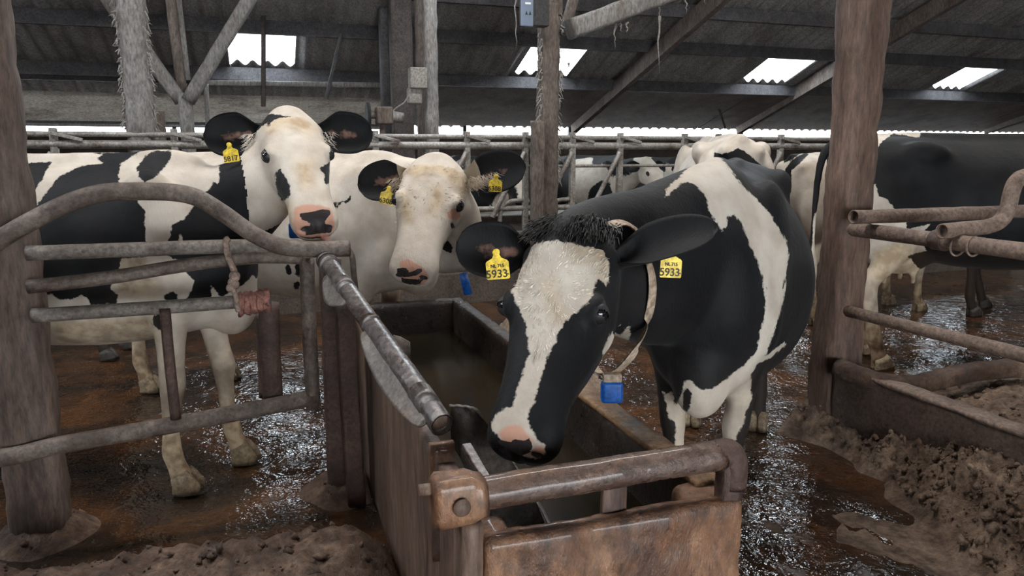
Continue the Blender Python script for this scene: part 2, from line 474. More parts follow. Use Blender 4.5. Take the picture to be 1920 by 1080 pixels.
def slurry_material():
    m = bpy.data.materials.new('slurry on concrete'); m.use_nodes = True
    nt = m.node_tree; N, L = nt.nodes, nt.links
    b = N['Principled BSDF']
    tc = N.new('ShaderNodeTexCoord')

    def nz(scale, detail, rough=0.6, dist=0.0):
        n = N.new('ShaderNodeTexNoise'); n.inputs['Scale'].default_value = scale; n.inputs['Detail'].default_value = detail
        n.inputs['Roughness'].default_value = rough; n.inputs['Distortion'].default_value = dist
        L.new(tc.outputs['Object'], n.inputs['Vector'])
        return n.outputs['Fac']

    def ramp(x, stops):
        r = N.new('ShaderNodeValToRGB'); L.new(x, r.inputs[0])
        e = r.color_ramp.elements
        while len(e) < len(stops): e.new(0.5)
        for k, (p, c) in enumerate(stops): e[k].position = p; e[k].color = (*c, 1)
        return r.outputs[0]
    c = ramp(nz(2.2, 7, 0.65, 0.6), [(0.30, (0.014, 0.009, 0.006)), (0.46, (0.032, 0.019, 0.012)), (0.60, (0.090, 0.038, 0.015)), (0.70, (0.028, 0.017, 0.011))])
    L.new(c, b.inputs['Base Color'])
    r = N.new('ShaderNodeMapRange'); r.inputs[1].default_value = 0.55; r.inputs[2].default_value = 0.66; r.inputs[3].default_value = 0.025; r.inputs[4].default_value = 0.36
    L.new(nz(5, 5), r.inputs[0]); L.new(r.outputs[0], b.inputs['Roughness'])
    b.inputs['Specular IOR Level'].default_value = 0.6
    b1 = N.new('ShaderNodeBump'); b1.inputs['Strength'].default_value = 1.0; b1.inputs['Distance'].default_value = 0.016
    L.new(nz(9, 3, 0.55, 0.8), b1.inputs['Height'])
    b2 = N.new('ShaderNodeBump'); b2.inputs['Strength'].default_value = 1.0; b2.inputs['Distance'].default_value = 0.0045
    L.new(nz(30, 2, 0.5, 0.8), b2.inputs['Height']); L.new(b1.outputs[0], b2.inputs['Normal'])
    L.new(b2.outputs[0], b.inputs['Normal'])
    return m


M['slurry'] = slurry_material()


def water_material():
    m = bpy.data.materials.new('murky water'); m.use_nodes = True
    nt = m.node_tree; b = nt.nodes['Principled BSDF']
    b.inputs['Base Color'].default_value = (0.020, 0.014, 0.007, 1); b.inputs['Roughness'].default_value = 0.16
    b.inputs['IOR'].default_value = 1.33
    n = nt.nodes.new('ShaderNodeTexNoise'); n.inputs['Scale'].default_value = 9
    bp = nt.nodes.new('ShaderNodeBump'); bp.inputs['Strength'].default_value = 0.08; bp.inputs['Distance'].default_value = 0.01
    tc = nt.nodes.new('ShaderNodeTexCoord'); nt.links.new(tc.outputs['Object'], n.inputs['Vector'])
    nt.links.new(n.outputs['Fac'], bp.inputs['Height']); nt.links.new(bp.outputs[0], b.inputs['Normal'])
    return m


M['water'] = water_material()


def clear_sheet():
    m = bpy.data.materials.new('clear roof sheet'); m.use_nodes = True
    nt = m.node_tree; N, L = nt.nodes, nt.links
    N.remove(N['Principled BSDF'])
    t = N.new('ShaderNodeBsdfTransparent'); t.inputs[0].default_value = (0.9, 0.93, 0.95, 1)
    d = N.new('ShaderNodeBsdfTranslucent'); d.inputs[0].default_value = (0.85, 0.88, 0.9, 1)
    x = N.new('ShaderNodeMixShader'); x.inputs[0].default_value = 0.35
    L.new(t.outputs[0], x.inputs[1]); L.new(d.outputs[0], x.inputs[2]); L.new(x.outputs[0], N['Material Output'].inputs[0])
    return m


M['clear'] = clear_sheet()

# ------------------------------------------------------------------ the barn shell
EAVE_V, EAVE_Z, SLOPE, RIDGE_V = 13.3, 1.98, 0.384, 4.0


def roof_z(v):
    if v >= RIDGE_V: return EAVE_Z + (EAVE_V - v) * SLOPE
    return EAVE_Z + (EAVE_V - 2 * RIDGE_V + v + 0) * SLOPE if False else EAVE_Z + (EAVE_V - (2 * RIDGE_V - v)) * SLOPE


U0, U1, V0, V1 = -8.0, 26.0, -5.6, 13.32
SKY_V = (10.55, 11.35)
SKY_U = [(-0.30 + 4.15 * k, 0.56 + 4.15 * k) for k in range(6)]


def corrugated(u0, u1, vs, period=0.2, amp=0.034, lift=0.0, holes=()):
    n = max(2, int(round((u1 - u0) / period * 8)))
    us = [u0 + (u1 - u0) * i / n for i in range(n + 1)]
    for (a, b, _, _) in holes: us += [a, b]
    us = sorted(set(us))
    verts = [W(u, v, roof_z(v) + lift + amp * math.cos(2 * math.pi * u / period)) for v in vs for u in us]
    faces = []
    nu = len(us)
    for j in range(len(vs) - 1):
        for i in range(nu - 1):
            um, vm = (us[i] + us[i + 1]) / 2, (vs[j] + vs[j + 1]) / 2
            if any(a < um < b and c < vm < d for a, b, c, d in holes): continue
            faces.append((j * nu + i, (j + 1) * nu + i, (j + 1) * nu + i + 1, j * nu + i + 1))
    return verts, faces


ADDED_ROW_V = (6.3, 8.0)  # unseen second row of roof lights, added for daylight and floor glints
ADDED_ROW_U = [(a + 2.0, b + 2.0) for a, b in SKY_U[:2]]
holes = [(a, b, SKY_V[0], SKY_V[1]) for a, b in SKY_U] + [(a, b, ADDED_ROW_V[0], ADDED_ROW_V[1]) for a, b in ADDED_ROW_U]
vs_ = [RIDGE_V, ADDED_ROW_V[0], ADDED_ROW_V[1], 9.4, SKY_V[0], SKY_V[1], 12.4, V1]
v_, f_ = corrugated(U0, U1, vs_, holes=holes)
v2_, f2_ = corrugated(U0, U1, [2 * RIDGE_V - 13.6, 0.0, RIDGE_V])
n_ = len(v_)
roof = structure(link_mesh('ceiling', v_ + v2_, f_ + [tuple(i + n_ for i in f) for f in f2_], M['sheet']))
for k, (a, b, sv0, sv1) in enumerate(holes):  # the added unseen row comes last
    v_, f_ = corrugated(a - 0.02, b + 0.02, [sv0 - 0.03, sv1 + 0.03], lift=0.012)
    structure(link_mesh('window_%d' % (k + 1), v_, f_, M['clear']))

# walls
structure(MB().bx(U0, U1, 13.25, 13.40, 0, 1.805).build('wall_back', M['wall'], smooth=False))
structure(MB().bx(U0 - 0.15, U0, V0, V1, 0, 4.2).build('wall_left', M['wall'], smooth=False))
structure(MB().bx(U1, U1 + 0.15, V0, V1, 0, 4.2).build('wall_right', M['wall'], smooth=False))
wf = MB()
wf.bx(U0, -1.5, -5.55, -5.40, 0, 2.0); wf.bx(4.0, U1, -5.55, -5.40, 0, 2.0)
structure(wf.build('wall_front', M['wall'], smooth=False))
# lining boards under the eave on the right, wind board on the left
lb = MB()
for ua, ub in ((1.92, 8.3), (8.32, 15.2), (15.22, U1)):
    a, b = 11.52, 13.22
    lb.beam(W((ua + ub) / 2, a, roof_z(a) - 0.16), W((ua + ub) / 2, b, roof_z(b) - 0.035), ub - ua, 0.02)
structure(lb.build('trim_1', M['soffit'], smooth=False))
structure(MB().bx(U0, 1.88, 12.00, 12.03, 1.93, 2.325).build('trim_2', M['windboard'], smooth=False))
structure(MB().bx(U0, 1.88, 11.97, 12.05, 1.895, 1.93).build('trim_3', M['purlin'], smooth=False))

# purlins
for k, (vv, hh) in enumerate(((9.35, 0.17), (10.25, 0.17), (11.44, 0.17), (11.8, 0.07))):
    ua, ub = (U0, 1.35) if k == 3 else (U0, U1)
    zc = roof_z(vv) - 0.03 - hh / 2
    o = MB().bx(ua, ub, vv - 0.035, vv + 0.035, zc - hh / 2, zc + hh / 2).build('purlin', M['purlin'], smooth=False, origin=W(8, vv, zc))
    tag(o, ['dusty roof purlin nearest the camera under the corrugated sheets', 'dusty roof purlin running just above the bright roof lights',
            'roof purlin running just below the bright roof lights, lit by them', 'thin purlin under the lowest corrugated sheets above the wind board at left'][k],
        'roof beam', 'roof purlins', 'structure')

# rafters, from the eave up along the slope
for k, (e, t) in enumerate((((1078, 236), (1232, 90)), ((1388, 238), (1570, 118)), ((1850, 240), (1960, 190)))):
    p0 = pv(e[0], e[1], 13.05)
    u0 = p0.x * math.cos(YAW) + p0.y * math.sin(YAW)
    p1 = pu(t[0], t[1], u0)
    d = (p1 - p0)
    p2 = p0 + d * (3.2 if k == 0 else 2.4)
    v2 = -p2.x * math.sin(YAW) + p2.y * math.cos(YAW)
    zc = min(p2.z, roof_z(v2) - 0.36)
    o = MB().beam(p0 - d * 0.03, (p2.x, p2.y, zc), 0.10, 0.24).build('rafter', M['dusty_dark'] if k < 2 else M['rafter'], bevel=0.01, origin=p0)
    tag(o, ['rafter rising from the eave right of the middle post, lit by a roof light', 'rafter rising to the thick brown post at right',
            'dark rafter at the right edge of the picture beyond the black cow'][k], 'rafter', 'sloping rafters', 'structure')

# floor: one sheet of slurry covered concrete, fine in front, coarse far away
def axis(lo, hi, a, b, fine, coarse):
    x = [lo]
    while x[-1] < a: x.append(x[-1] + coarse)
    x[-1] = a
    while x[-1] < b: x.append(x[-1] + fine)
    while x[-1] < hi: x.append(x[-1] + coarse)
    return x


us = axis(U0 - 1, U1 + 1, -1.8, 5.5, 0.06, 0.5)
vs = axis(V0 - 1, V1 + 4, 0.8, 6.5, 0.06, 0.5)


def floor_z(u, v):
    p = W(u, v, 0)
    z = 0.020 * noise.noise(Vector((p.x * 1.7, p.y * 1.7, 0))) + 0.013 * noise.noise(Vector((p.x * 6, p.y * 6, 3)))
    return z - 0.012


fv = [W(u, v, floor_z(u, v)) for v in vs for u in us]
nu = len(us)
ff = [(j * nu + i, j * nu + i + 1, (j + 1) * nu + i + 1, (j + 1) * nu + i) for j in range(len(vs) - 1) for i in range(nu - 1)]
structure(link_mesh('floor', fv, ff, M['slurry']))


def mound(name, u0, u1, v0, v1, step, height, mat_, seed=0.0, rough=0.03):
    """low heap of muck with an uneven surface, sunk a little into the floor"""
    nu_ = int((u1 - u0) / step); nv_ = int((v1 - v0) / step)
    vs = []
    for j in range(nv_ + 1):
        for i in range(nu_ + 1):
            u = u0 + (u1 - u0) * i / nu_; v = v0 + (v1 - v0) * j / nv_
            p = W(u, v, 0)
            h = height(u, v)
            q = Vector((p.x, p.y, seed))
            n1 = noise.noise(q * 4) * rough * 1.3 + (0.45 - abs(noise.noise(q * 11))) * rough * 1.3 + noise.noise(q * 27) * rough * 0.9 + abs(noise.noise(q * 50)) * rough * 0.8
            z = h + n1 * min(1.0, max(h, 0) / 0.05)
            vs.append(W(u, v, max(z, -0.06)))
    k = nu_ + 1
    fs = [(j * k + i, j * k + i + 1, (j + 1) * k + i + 1, (j + 1) * k + i) for j in range(nv_) for i in range(nu_)]
    n = len(vs)
    ring = [j for j in range(k)] + [j * k + nu_ for j in range(1, nv_ + 1)] + [nv_ * k + i for i in range(nu_ - 1, -1, -1)] + [j * k for j in range(nv_ - 1, 0, -1)]
    low = []
    for i in ring:
        p = vs[i]; low.append(Vector((p.x, p.y, -0.07)))
    vs += low
    m = len(ring)
    for t in range(m):
        fs.append((ring[t], n + t, n + (t + 1) % m, ring[(t + 1) % m]))
    fs.append(tuple(n + t for t in range(m)))
    o = link_mesh(name, vs, fs, mat_, origin=W((u0 + u1) / 2, (v0 + v1) / 2, 0))
    return o


def add_clods(o, count, r0, r1, seed, zmin=0.02, sel=None):
    """crumbs lying on a heap, part of the same heap"""
    rr = random.Random(seed)
    me = o.data
    off = Vector(o.location)
    vs = [tuple(v.co) for v in me.vertices]
    fs = [tuple(p.vertices) for p in me.polygons]
    pts = [v for v in vs if v[2] + off.z > zmin and (sel is None or sel(Vector(v) + off))]
    octa = [(1, 0, 0), (-1, 0, 0), (0, 1, 0), (0, -1, 0), (0, 0, 1), (0, 0, -1)]
    tri = [(0, 2, 4), (2, 1, 4), (1, 3, 4), (3, 0, 4), (2, 0, 5), (1, 2, 5), (3, 1, 5), (0, 3, 5)]
    for _ in range(count):
        p = pts[rr.randrange(len(pts))]
        r = r0 + (r1 - r0) * rr.random() ** 3
        c = (p[0] + rr.uniform(-.02, .02), p[1] + rr.uniform(-.02, .02), p[2] + r * 0.2)
        n = len(vs)
        for q in octa:
            vs.append(tuple(c[i] + r * (q[i] * rr.uniform(0.6, 1.4) + rr.uniform(-.35, .35)) for i in range(3)))
        fs += [(n + i, n + j, n + k) for i, j, k in tri]
    m = me.materials[0]
    me.clear_geometry()
    me.from_pydata(vs, [], fs); me.update()
    me.polygons.foreach_set('use_smooth', [True] * len(me.polygons))


def sm(x):
    x = min(1, max(0, x)); return x * x * (3 - 2 * x)


KERB_U, KERB_Z = 2.80, 0.40


def heap_right(u, v):
    """bedding and muck spilled down from the bed onto the passage"""
    edge = min(2.62, 2.30 + 0.36 * (v - 1.85)) + 0.12 * noise.noise(Vector((v * 1.6, 3, 0))) + 0.10 * noise.noise(Vector((v * 5, 1, 0)))
    a = sm((u - edge) / (KERB_U - edge + 0.08))
    top = 0.22 + 0.10 * sm((2.8 - v) / 1.4)
    step = 0.05 * sm((u - edge - 0.20) / 0.04)
    return top * a * 0.82 + step - 0.02 - 0.4 * sm((0.35 - v) / 0.3)


o = mound('muck_heap', 1.75, KERB_U - 0.005, 0.3, 3.25, 0.016, heap_right, M['sawdust'], 5.0, 0.05)
add_clods(o, 2600, 0.005, 0.024, 11, 0.03)
tag(o, 'brown heap of spilled bedding and muck along the foot of the kerb at right', 'muck', kind='stuff')


lp_x, lp_y, _ = pz(82, 1000, 0.0)


def ledge_left(u, v):
    e = 2.95 - 0.10 * u + 0.15 * noise.noise(Vector((u * 2, 7, 0)))
    h = 0.165 * sm((e - v) / 0.35) + 0.05 * sm((e - 0.62 - 0.1 * u - v) / 0.06)
    w = sm((0.50 - u) / 0.28)
    q = W(u, v, 0); rad = math.hypot(q.x - lp_x, q.y - lp_y)
    return h * w + 0.10 * sm((0.30 - rad) / 0.24) + 0.10 * sm((0.30 - math.hypot(u - 0.28, v - 3.25)) / 0.25) - 0.05


o = mound('trodden_muck', -2.6, 0.385, 1.2, 3.6, 0.022, ledge_left, M['ledge'], 9.0, 0.034)
add_clods(o, 1500, 0.004, 0.022, 12, 0.01)
tag(o, 'trodden dry brown muck in front of the gate at left', 'muck', kind='stuff')


def heap_back(u, v):
    r = math.hypot((u - 1.65) / 0.42, (v - 4.55) / 0.65)
    return 0.42 * sm(1.15 - r) - 0.02


o = mound('straw_heap', 1.12, 2.2, 3.8, 5.3, 0.03, heap_back, M['straw'], 2.0, 0.06)
tag(o, 'heap of dirty straw on the floor beyond the far corner of the trough', 'straw', kind='stuff')

# ------------------------------------------------------------------ posts
def post(name, p0, p1, wx, wy, mat_, label, group=None, wob=0.012, power=3.2, n=80, cat='post', seg=32, taper=None):
    pts = lerp_pts(p0, p1, n)
    rad = [(wx / 2 * (1 + (taper(i / n) if taper else 0)), wy / 2 * (1 + (taper(i / n) if taper else 0))) for i in range(n + 1)]
    o = MB().sweep(pts, rad, seg=seg, up=(-math.sin(YAW), math.cos(YAW), 0), power=power, wob=wob, wscale=9).build(name, mat_, origin=p0)
    return tag(o, label, cat, group)


lp = pz(82, 1000, 0.0)
post('barn_post', (lp.x, lp.y, -0.03), (lp.x - 0.02, lp.y, 3.4), 0.20, 0.19, M['post'], 'thick dirty post at the left edge, in front of the spotted cow', 'wooden barn posts')
rp = pz(1553, 805, 0.0)
post('barn_post', (rp.x + 0.01, rp.y, -0.03), (rp.x + 0.01, rp.y, 3.5), 0.205, 0.20, M['post_warm'], 'thick brown post at right, in front of the black cow', 'wooden barn posts',
     taper=lambda t: 0.12 * sm((0.22 - t) / 0.10) + 0.09 * sm((t - 0.56) / 0.02))

c1 = pv(262, 200, 7.3)
post('barn_post', (c1.x, c1.y, -0.02), (c1.x, c1.y, 3.9), 0.23, 0.20, M['dusty_wood'], 'dusty grey post behind the back of the spotted cow at left', 'dusty posts along the feed fence', wob=0.02)
c1b = pv(292, 240, 7.55)
post('barn_post', (c1b.x, c1b.y, -0.02), (c1b.x, c1b.y, 1.86), 0.16, 0.14, M['dusty_dark'], 'short dark post stub right behind the dusty post at left', 'dusty posts along the feed fence', wob=0.02)
c2 = pv(808, 150, 7.7)
post('barn_post', (c2.x, c2.y, -0.02), (c2.x, c2.y, 4.0), 0.135, 0.14, M['dusty_wood'], 'slim dusty post above the white cow, carrying grey boxes', 'dusty posts along the feed fence', wob=0.012)
c2b = pv(790, 150, 8.0)
post('barn_post', (c2b.x, c2b.y, -0.02), (c2b.x, c2b.y, 3.88), 0.10, 0.12, M['dusty_dark'], 'darker slim post behind the slim dusty post with the boxes', 'dusty posts along the feed fence')
c3 = pv(1027, 200, 7.1)
post('barn_post', (c3.x, c3.y, -0.02), (c3.x, c3.y, 2.92), 0.20, 0.19, M['dusty_dark'], 'cobwebbed brown post in the middle, behind the drinking cow', 'dusty posts along the feed fence', wob=0.016)
c3u = c3 + Vector((0.05, 0.02, 0))
post('barn_post', (c3u.x, c3u.y, 2.8), (c3u.x, c3u.y, 3.9), 0.17, 0.17, M['dusty_dark'], 'upper continuation of the middle post behind the blue grey panel', 'dusty posts along the feed fence', wob=0.016)
c3b = pv(1008, 300, 6.95)
post('barn_post', (c3b.x, c3b.y, -0.02), (c3b.x, c3b.y, 1.80), 0.13, 0.12, M['dusty_dark'], 'short post strapped to the left of the middle cobwebbed post', 'dusty posts along the feed fence')
c4 = pv(752, 100, 9.2)
post('barn_post', (c4.x, c4.y, -0.02), (c4.x, c4.y, 3.30), 0.26, 0.2, M['rafter'], 'wide dark steel upright left of the slim dusty post', 'dusty posts along the feed fence', wob=0, power=6)
c4b = pv(725, 120, 9.5)
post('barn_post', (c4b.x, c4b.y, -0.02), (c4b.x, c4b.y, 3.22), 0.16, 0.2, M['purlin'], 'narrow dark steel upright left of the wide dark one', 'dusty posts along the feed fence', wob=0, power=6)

def dust_beard(cpos, w, z0, z1, count, label, seed):
    rr = random.Random(seed)
    mb = MB()
    for _ in range(count):
        sx = rr.choice((-1, 1))
        p = cpos + X_ * (sx * w * rr.uniform(0.40, 0.52)) - Y_ * (w * rr.uniform(-0.2, 0.48)); p.z = rr.uniform(z0, z1)
        e = X_ * (sx * rr.uniform(0.0, 0.05)) - Y_ * rr.uniform(0, 0.03) - Vector((0, 0, rr.uniform(0.0, 0.09)))
        mb.sweep([p, p + e * 0.6 + Vector((0, 0, rr.uniform(-0.01, 0.02))), p + e], [0.006, 0.0045, 0.0015], seg=4, caps=False)
    tag(mb.build('dust_beard', M['cobweb'], origin=(cpos.x, cpos.y, z0), wn=False), label, 'cobweb', kind='stuff')


X_, Y_ = Vector((math.cos(YAW), math.sin(YAW), 0)), Vector((-math.sin(YAW), math.cos(YAW), 0))
dust_beard(c1, 0.23, 1.7, 2.9, 230, 'dusty cobweb fringe clinging to the dusty grey post at left', 5)
dust_beard(c3, 0.20, 1.2, 2.85, 300, 'dusty cobweb fringe clinging to the middle brown post', 6)
# forked timber support at left
fk = pv(347, 180, 8.6)
t = thing('forked_support', (fk.x, fk.y, 0), 'dusty forked support with two slanting arms behind the spotted cow', 'support')
MB().sweep(lerp_pts((fk.x, fk.y, 0), pv(346, 175, 8.6), 14), (0.075, 0.07), seg=12, power=3, wob=0.006).build('post', M['dusty_wood'], t)
MB().sweep(lerp_pts(pv(340, 190, 8.62), pv(160, -60, 8.62), 14), (0.075, 0.07), seg=12, power=3.5, wob=0.006).build('arm', M['dusty_wood'], t)
MB().sweep(lerp_pts(pv(352, 190, 8.58), pv(503, -60, 8.58), 14), (0.085, 0.07), seg=12, power=3.5, wob=0.006).build('arm', M['dusty_wood'], t)
MB().sweep(lerp_pts(pv(342, 175, 8.7), pv(312, -60, 8.7), 10), (0.06, 0.05), seg=10, power=4).build('upright', M['dusty_dark'], t)
MB().sweep(lerp_pts(pv(352, 150, 8.75), pv(328, -60, 8.75), 10), (0.028, 0.03), seg=10, power=4).build('upright', M['dusty_wood'], t)

# slanting brace on the middle post, with cobwebs
br0, br1 = pv(1066, 56, 7.1), pv(1330, -42, 7.1)
o = MB().sweep(lerp_pts(br0, br1, 24), (0.10, 0.095), seg=16, power=4.5, wob=0.010).build('brace', M['dusty_wood'], origin=br0)
tag(o, 'dusty slanting brace leaving the middle post towards upper right', 'brace')
o = MB().sweep(lerp_pts(pv(1058, 62, 7.25), pv(1085, -40, 7.25), 8), (0.045, 0.05), seg=10, power=4).build('brace', M['dusty_dark'], origin=pv(1058, 62, 7.25))
tag(o, 'short steep dark brace right beside the upper middle post', 'brace')
webs = [(1238, 10, 40), (1235, 30, 140), (1152, 44, 92), (1164, 44, 62), (1176, 42, 62), (1286, 0, 26), (1322, -10, 9), (967, -20, 95), (1068, 118, 130)]
for i, (x, ya, yb) in enumerate(webs):
    k = 7
    pts = [pv(x + random.uniform(-2.5, 2.5), ya + (yb - ya) * j / k, 7.08) for j in range(k + 1)]
    rad = [max(0.001, 0.016 * (1 - j / k) * random.uniform(0.6, 1.1)) for j in range(k + 1)]
    o = MB().sweep(pts, rad, seg=6).build('cobweb', M['cobweb'], origin=pts[0])
    tag(o, 'dusty cobweb strand hanging from the slanting brace near the middle post', 'cobweb', 'hanging cobweb strands')

# thin poles and rods under the roof
for (a, b, v, r, m, lab) in (((386, 157), (390, 236), 10.5, 0.030, 'dusty_wood', 'thin pale pole beside the forked support at left'),
                             ((494, 30), (494, 200), 10.2, 0.030, 'rafter', 'thin dark pole in front of the left roof light'),
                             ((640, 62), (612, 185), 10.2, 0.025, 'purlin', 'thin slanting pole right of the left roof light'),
                             ((1296, 48), (1360, 240), 12.2, 0.022, 'rafter', 'thin dark tie rod left of the second rafter')):
    o = MB().sweep(lerp_pts(pv(*a, v), pv(*b, v), 4), r, seg=10).build('roof_pole', M[m], origin=pv(*b, v))
    tag(o, lab, 'pole')
o = MB().sweep(lerp_pts(pv(372, 155, 10.6), pv(722, 160, 10.6), 10), (0.03, 0.035), seg=8, power=4).build('roof_rail', M['dusty_wood'], origin=pv(372, 155, 10.6))
tag(o, 'pale horizontal rail below the left roof light', 'rail')

# boxes, winch
bo = pv(988, 22, 6.85)
t = thing('control_panel', bo, 'blue grey control box high on the middle post', 'control box')
X_, Y_ = Vector((math.cos(YAW), math.sin(YAW), 0)), Vector((-math.sin(YAW), math.cos(YAW), 0))
MB().box(bo + Vector((0, 0, 0.05)), (0.125, 0.02, 0.36), X_, Y_).build('front_plate', M['blue_box'], t, bevel=0.012)
MB().box(bo + Vector((0, 0, 0.05)) + X_ * 0.10 + Y_ * 0.08, (0.26, 0.13, 0.33), X_, Y_).build('casing', M['black_box'], t, bevel=0.01)
mk = MB()
mk.box(bo - Y_ * 0.013 + Vector((0, 0, 0.072)) + X_ * 0.006, (0.055, 0.004, 0.018), X_, Y_)
mk.build('print', M['white_mark'], t, smooth=False)
mk = MB()
for s in (-1, 1):
    q = bo - Y_ * 0.013 + X_ * (0.008 + s * 0.018) - Vector((0, 0, 0.012))
    mk.add([q - X_ * 0.012 - Vector((0, 0, 0.016)), q + X_ * 0.012 - Vector((0, 0, 0.016)), q + Vector((0, 0, 0.018)),
            q - X_ * 0.012 - Vector((0, 0, 0.016)) - Y_ * 0.003, q + X_ * 0.012 - Vector((0, 0, 0.016)) - Y_ * 0.003, q + Vector((0, 0, 0.018)) - Y_ * 0.003],
           [(0, 1, 2), (3, 5, 4), (0, 3, 4, 1), (1, 4, 5, 2), (2, 5, 3, 0)])
mk.build('symbol', M['black_mark'], t, smooth=False)
o = MB().box(pv(783, 147, 7.55), (0.17, 0.14, 0.20), X_, Y_).build('junction_box', M['box'], bevel=0.012, origin=pv(783, 147, 7.55))
tag(o, 'dusty square box on the slim post, the upper of two', 'electric box', 'boxes on the slim post')
o = MB().box(pv(777, 180, 7.6), (0.14, 0.12, 0.16), X_, Y_).build('junction_box', M['box'], bevel=0.02, origin=pv(777, 180, 7.6))
tag(o, 'dusty smaller box hanging below the square box on the slim post', 'electric box', 'boxes on the slim post')
wp = [pv(*p, 7.5) for p in ((766, 178), (758, 192), (742, 203), (732, 214))]
tag(MB().sweep(catmull(wp, 4), 0.007, seg=6).build('cable', M['dusty_wood'], origin=wp[0]), 'thin cable running from the box down to the winch motor', 'cable')
wc = pv(716, 217, 7.5)
t = thing('winch', wc, 'dusty winch motor with a wheel above the feed fence', 'winch')
MB().box(wc + Vector((0.02, 0, 0)), (0.16, 0.16, 0.17), X_, Y_).build('gearbox', M['dusty_dark'], t, bevel=0.02)
MB().sweep(lerp_pts(wc + X_ * 0.08, wc + X_ * 0.21 - Vector((0, 0, 0.02)), 4), 0.052, seg=14).build('motor', M['dusty_wood'], t)
MB().sweep([wc - X_ * 0.15, wc - X_ * 0.12], 0.125, seg=28).build('wheel', M['black_box'], t)
MB().sweep([wc - X_ * 0.14, wc - X_ * 0.05], 0.03, seg=12).build('axle', M['dusty_dark'], t)
MB().box(wc - Vector((0, 0, 0.13)), (0.05, 0.05, 0.14), X_, Y_).build('bracket', M['dusty_dark'], t)

# ------------------------------------------------------------------ feed fence
FV = 7.2
FZ = 0.0


def feed_fence(label, ua, ub, xs_posts, extra):
    t = thing('feed_fence', W((ua + ub) / 2, FV, 0), label, 'feed fence', 'feed fences')
    zt = 1.565
    MB().sweep(lerp_pts(W(ua, FV, zt), W(ub, FV, zt), 6), 0.036, seg=12).build('top_rail', M['galv'], t)
    MB().sweep(lerp_pts(W(ua, FV + 0.02, zt + 0.085), W(ub, FV + 0.02, zt + 0.085), 6), 0.024, seg=10).build('locking_rail', M['galv'], t)
    MB().sweep(lerp_pts(W(ua, FV, 0.94), W(ub, FV, 0.94), 6), 0.028, seg=10).build('bottom_rail', M['galv'], t)
    MB().sweep(lerp_pts(W(ua, FV + 0.02, 1.36), W(ub, FV + 0.02, 1.36), 6), 0.016, seg=8).build('middle_rail', M['galv'], t)
    for x in xs_posts:
        p = pv(x, 300, FV)
        u = p.x * math.cos(YAW) + p.y * math.sin(YAW)
        MB().bx(u - 0.028, u + 0.028, FV - 0.03, FV + 0.03, 0.70, 1.70).build('upright', M['galv'], t, bevel=0.006)
        MB().beam(W(u - 0.02, FV - 0.05, 1.66), W(u + 0.22, FV - 0.05, 1.60), 0.03, 0.03).build('catch', M['galv'], t, bevel=0.005)
        MB().sweep(lerp_pts(W(u - 0.02, FV - 0.04, 1.50), W(u - 0.36, FV - 0.04, 0.86), 4), 0.024, seg=10).build('slanting_bar', M['galv'], t)
        loop = [W(u - 0.02, FV, 1.02), W(u - 0.16, FV, 1.01), W(u - 0.25, FV, 0.94), W(u - 0.27, FV, 0.84), W(u - 0.27, FV, 0.70)]
        MB().sweep(catmull(loop, 5), 0.022, seg=10).build('neck_loop', M['galv'], t)
    MB().bx(ua, ub, FV + 0.10, FV + 0.20, 0.30, 0.86).build('boards', M['wall'], t, bevel=0.01)
    MB().bx(ua, ub, FV + 0.06, FV + 0.22, 0.665, 0.70).build('ledge_board', M['dusty_wood'], t, bevel=0.006)
    MB().bx(ua, ub, FV + 0.06, FV + 0.26, -0.05, 0.30).build('kerb', M['wall'], t, bevel=0.02)
    return t


feed_fence('galvanised feed fence left of the middle post, behind the white cow', -4.5, 2.68, (105, 330, 580, 705, 876, 985), None)
feed_fence('galvanised feed fence right of the middle post, behind the drinking cow', 2.86, 9.5, (1073, 1162, 1282, 1345, 1462, 1560), None)
tr = MB().bx(U0, U1, 7.6, 9.4, -0.05, 0.74)
structure(tr.build('trim_4', M['box'], smooth=False))
# white rails in front of the open eave on the left
o = MB().sweep(lerp_pts(W(-5.0, 11.7, 1.865), W(1.8, 11.7, 1.865), 4), 0.02, seg=8).build('eave_rail', M['dusty_wood'], origin=W(-2, 11.7, 1.865))
tag(o, 'pale horizontal rail below the wind board at left', 'rail')
for uu in (-1.9, -1.25, -0.55, 0.35, 3.55, 5.6, 9.4):
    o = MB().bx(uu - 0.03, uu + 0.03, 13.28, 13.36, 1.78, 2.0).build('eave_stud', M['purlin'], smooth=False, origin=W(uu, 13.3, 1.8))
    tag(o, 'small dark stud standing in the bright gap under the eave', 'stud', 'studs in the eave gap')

# ------------------------------------------------------------------ gate at left
GV = 3.04
gc = pv(350, 600, GV)
t = thing('barrier_gate', (gc.x, gc.y, 0), 'worn tubular steel gate with a bent top tube in front of the spotted cow', 'gate')
loop_px = [(-70, 497), (-5, 452), (60, 414), (130, 380), (190, 362), (250, 359), (325, 361), (372, 372), (420, 401), (470, 436), (520, 460), (570, 467), (615, 467), (656, 466)]
pts = catmull([pv(x, y, GV - 0.02 + 0.02 * (x / 656)) for x, y in loop_px], 5)
MB().sweep(pts, 0.0325, seg=16).build('bent_tube', M['gate'], t)
MB().sweep(catmull([pv(650, 464, GV + 0.02), pv(660, 480, GV + 0.02), pv(663, 510, GV + 0.02), pv(667, 545, GV + 0.02)], 4), 0.012, seg=10).build('end_rod', M['gate'], t)


def rail(px_, r, name='rail', m='gate', v=GV + 0.05, n=4, parent=None, **kw):
    pts = [pv(x, y, v) for x, y in px_]
    pts = catmull(pts, 5) if len(pts) > 2 else lerp_pts(pts[0], pts[1], 8)
    return MB().sweep(pts, r, seg=14, **kw).build(name, M[m], parent or t)


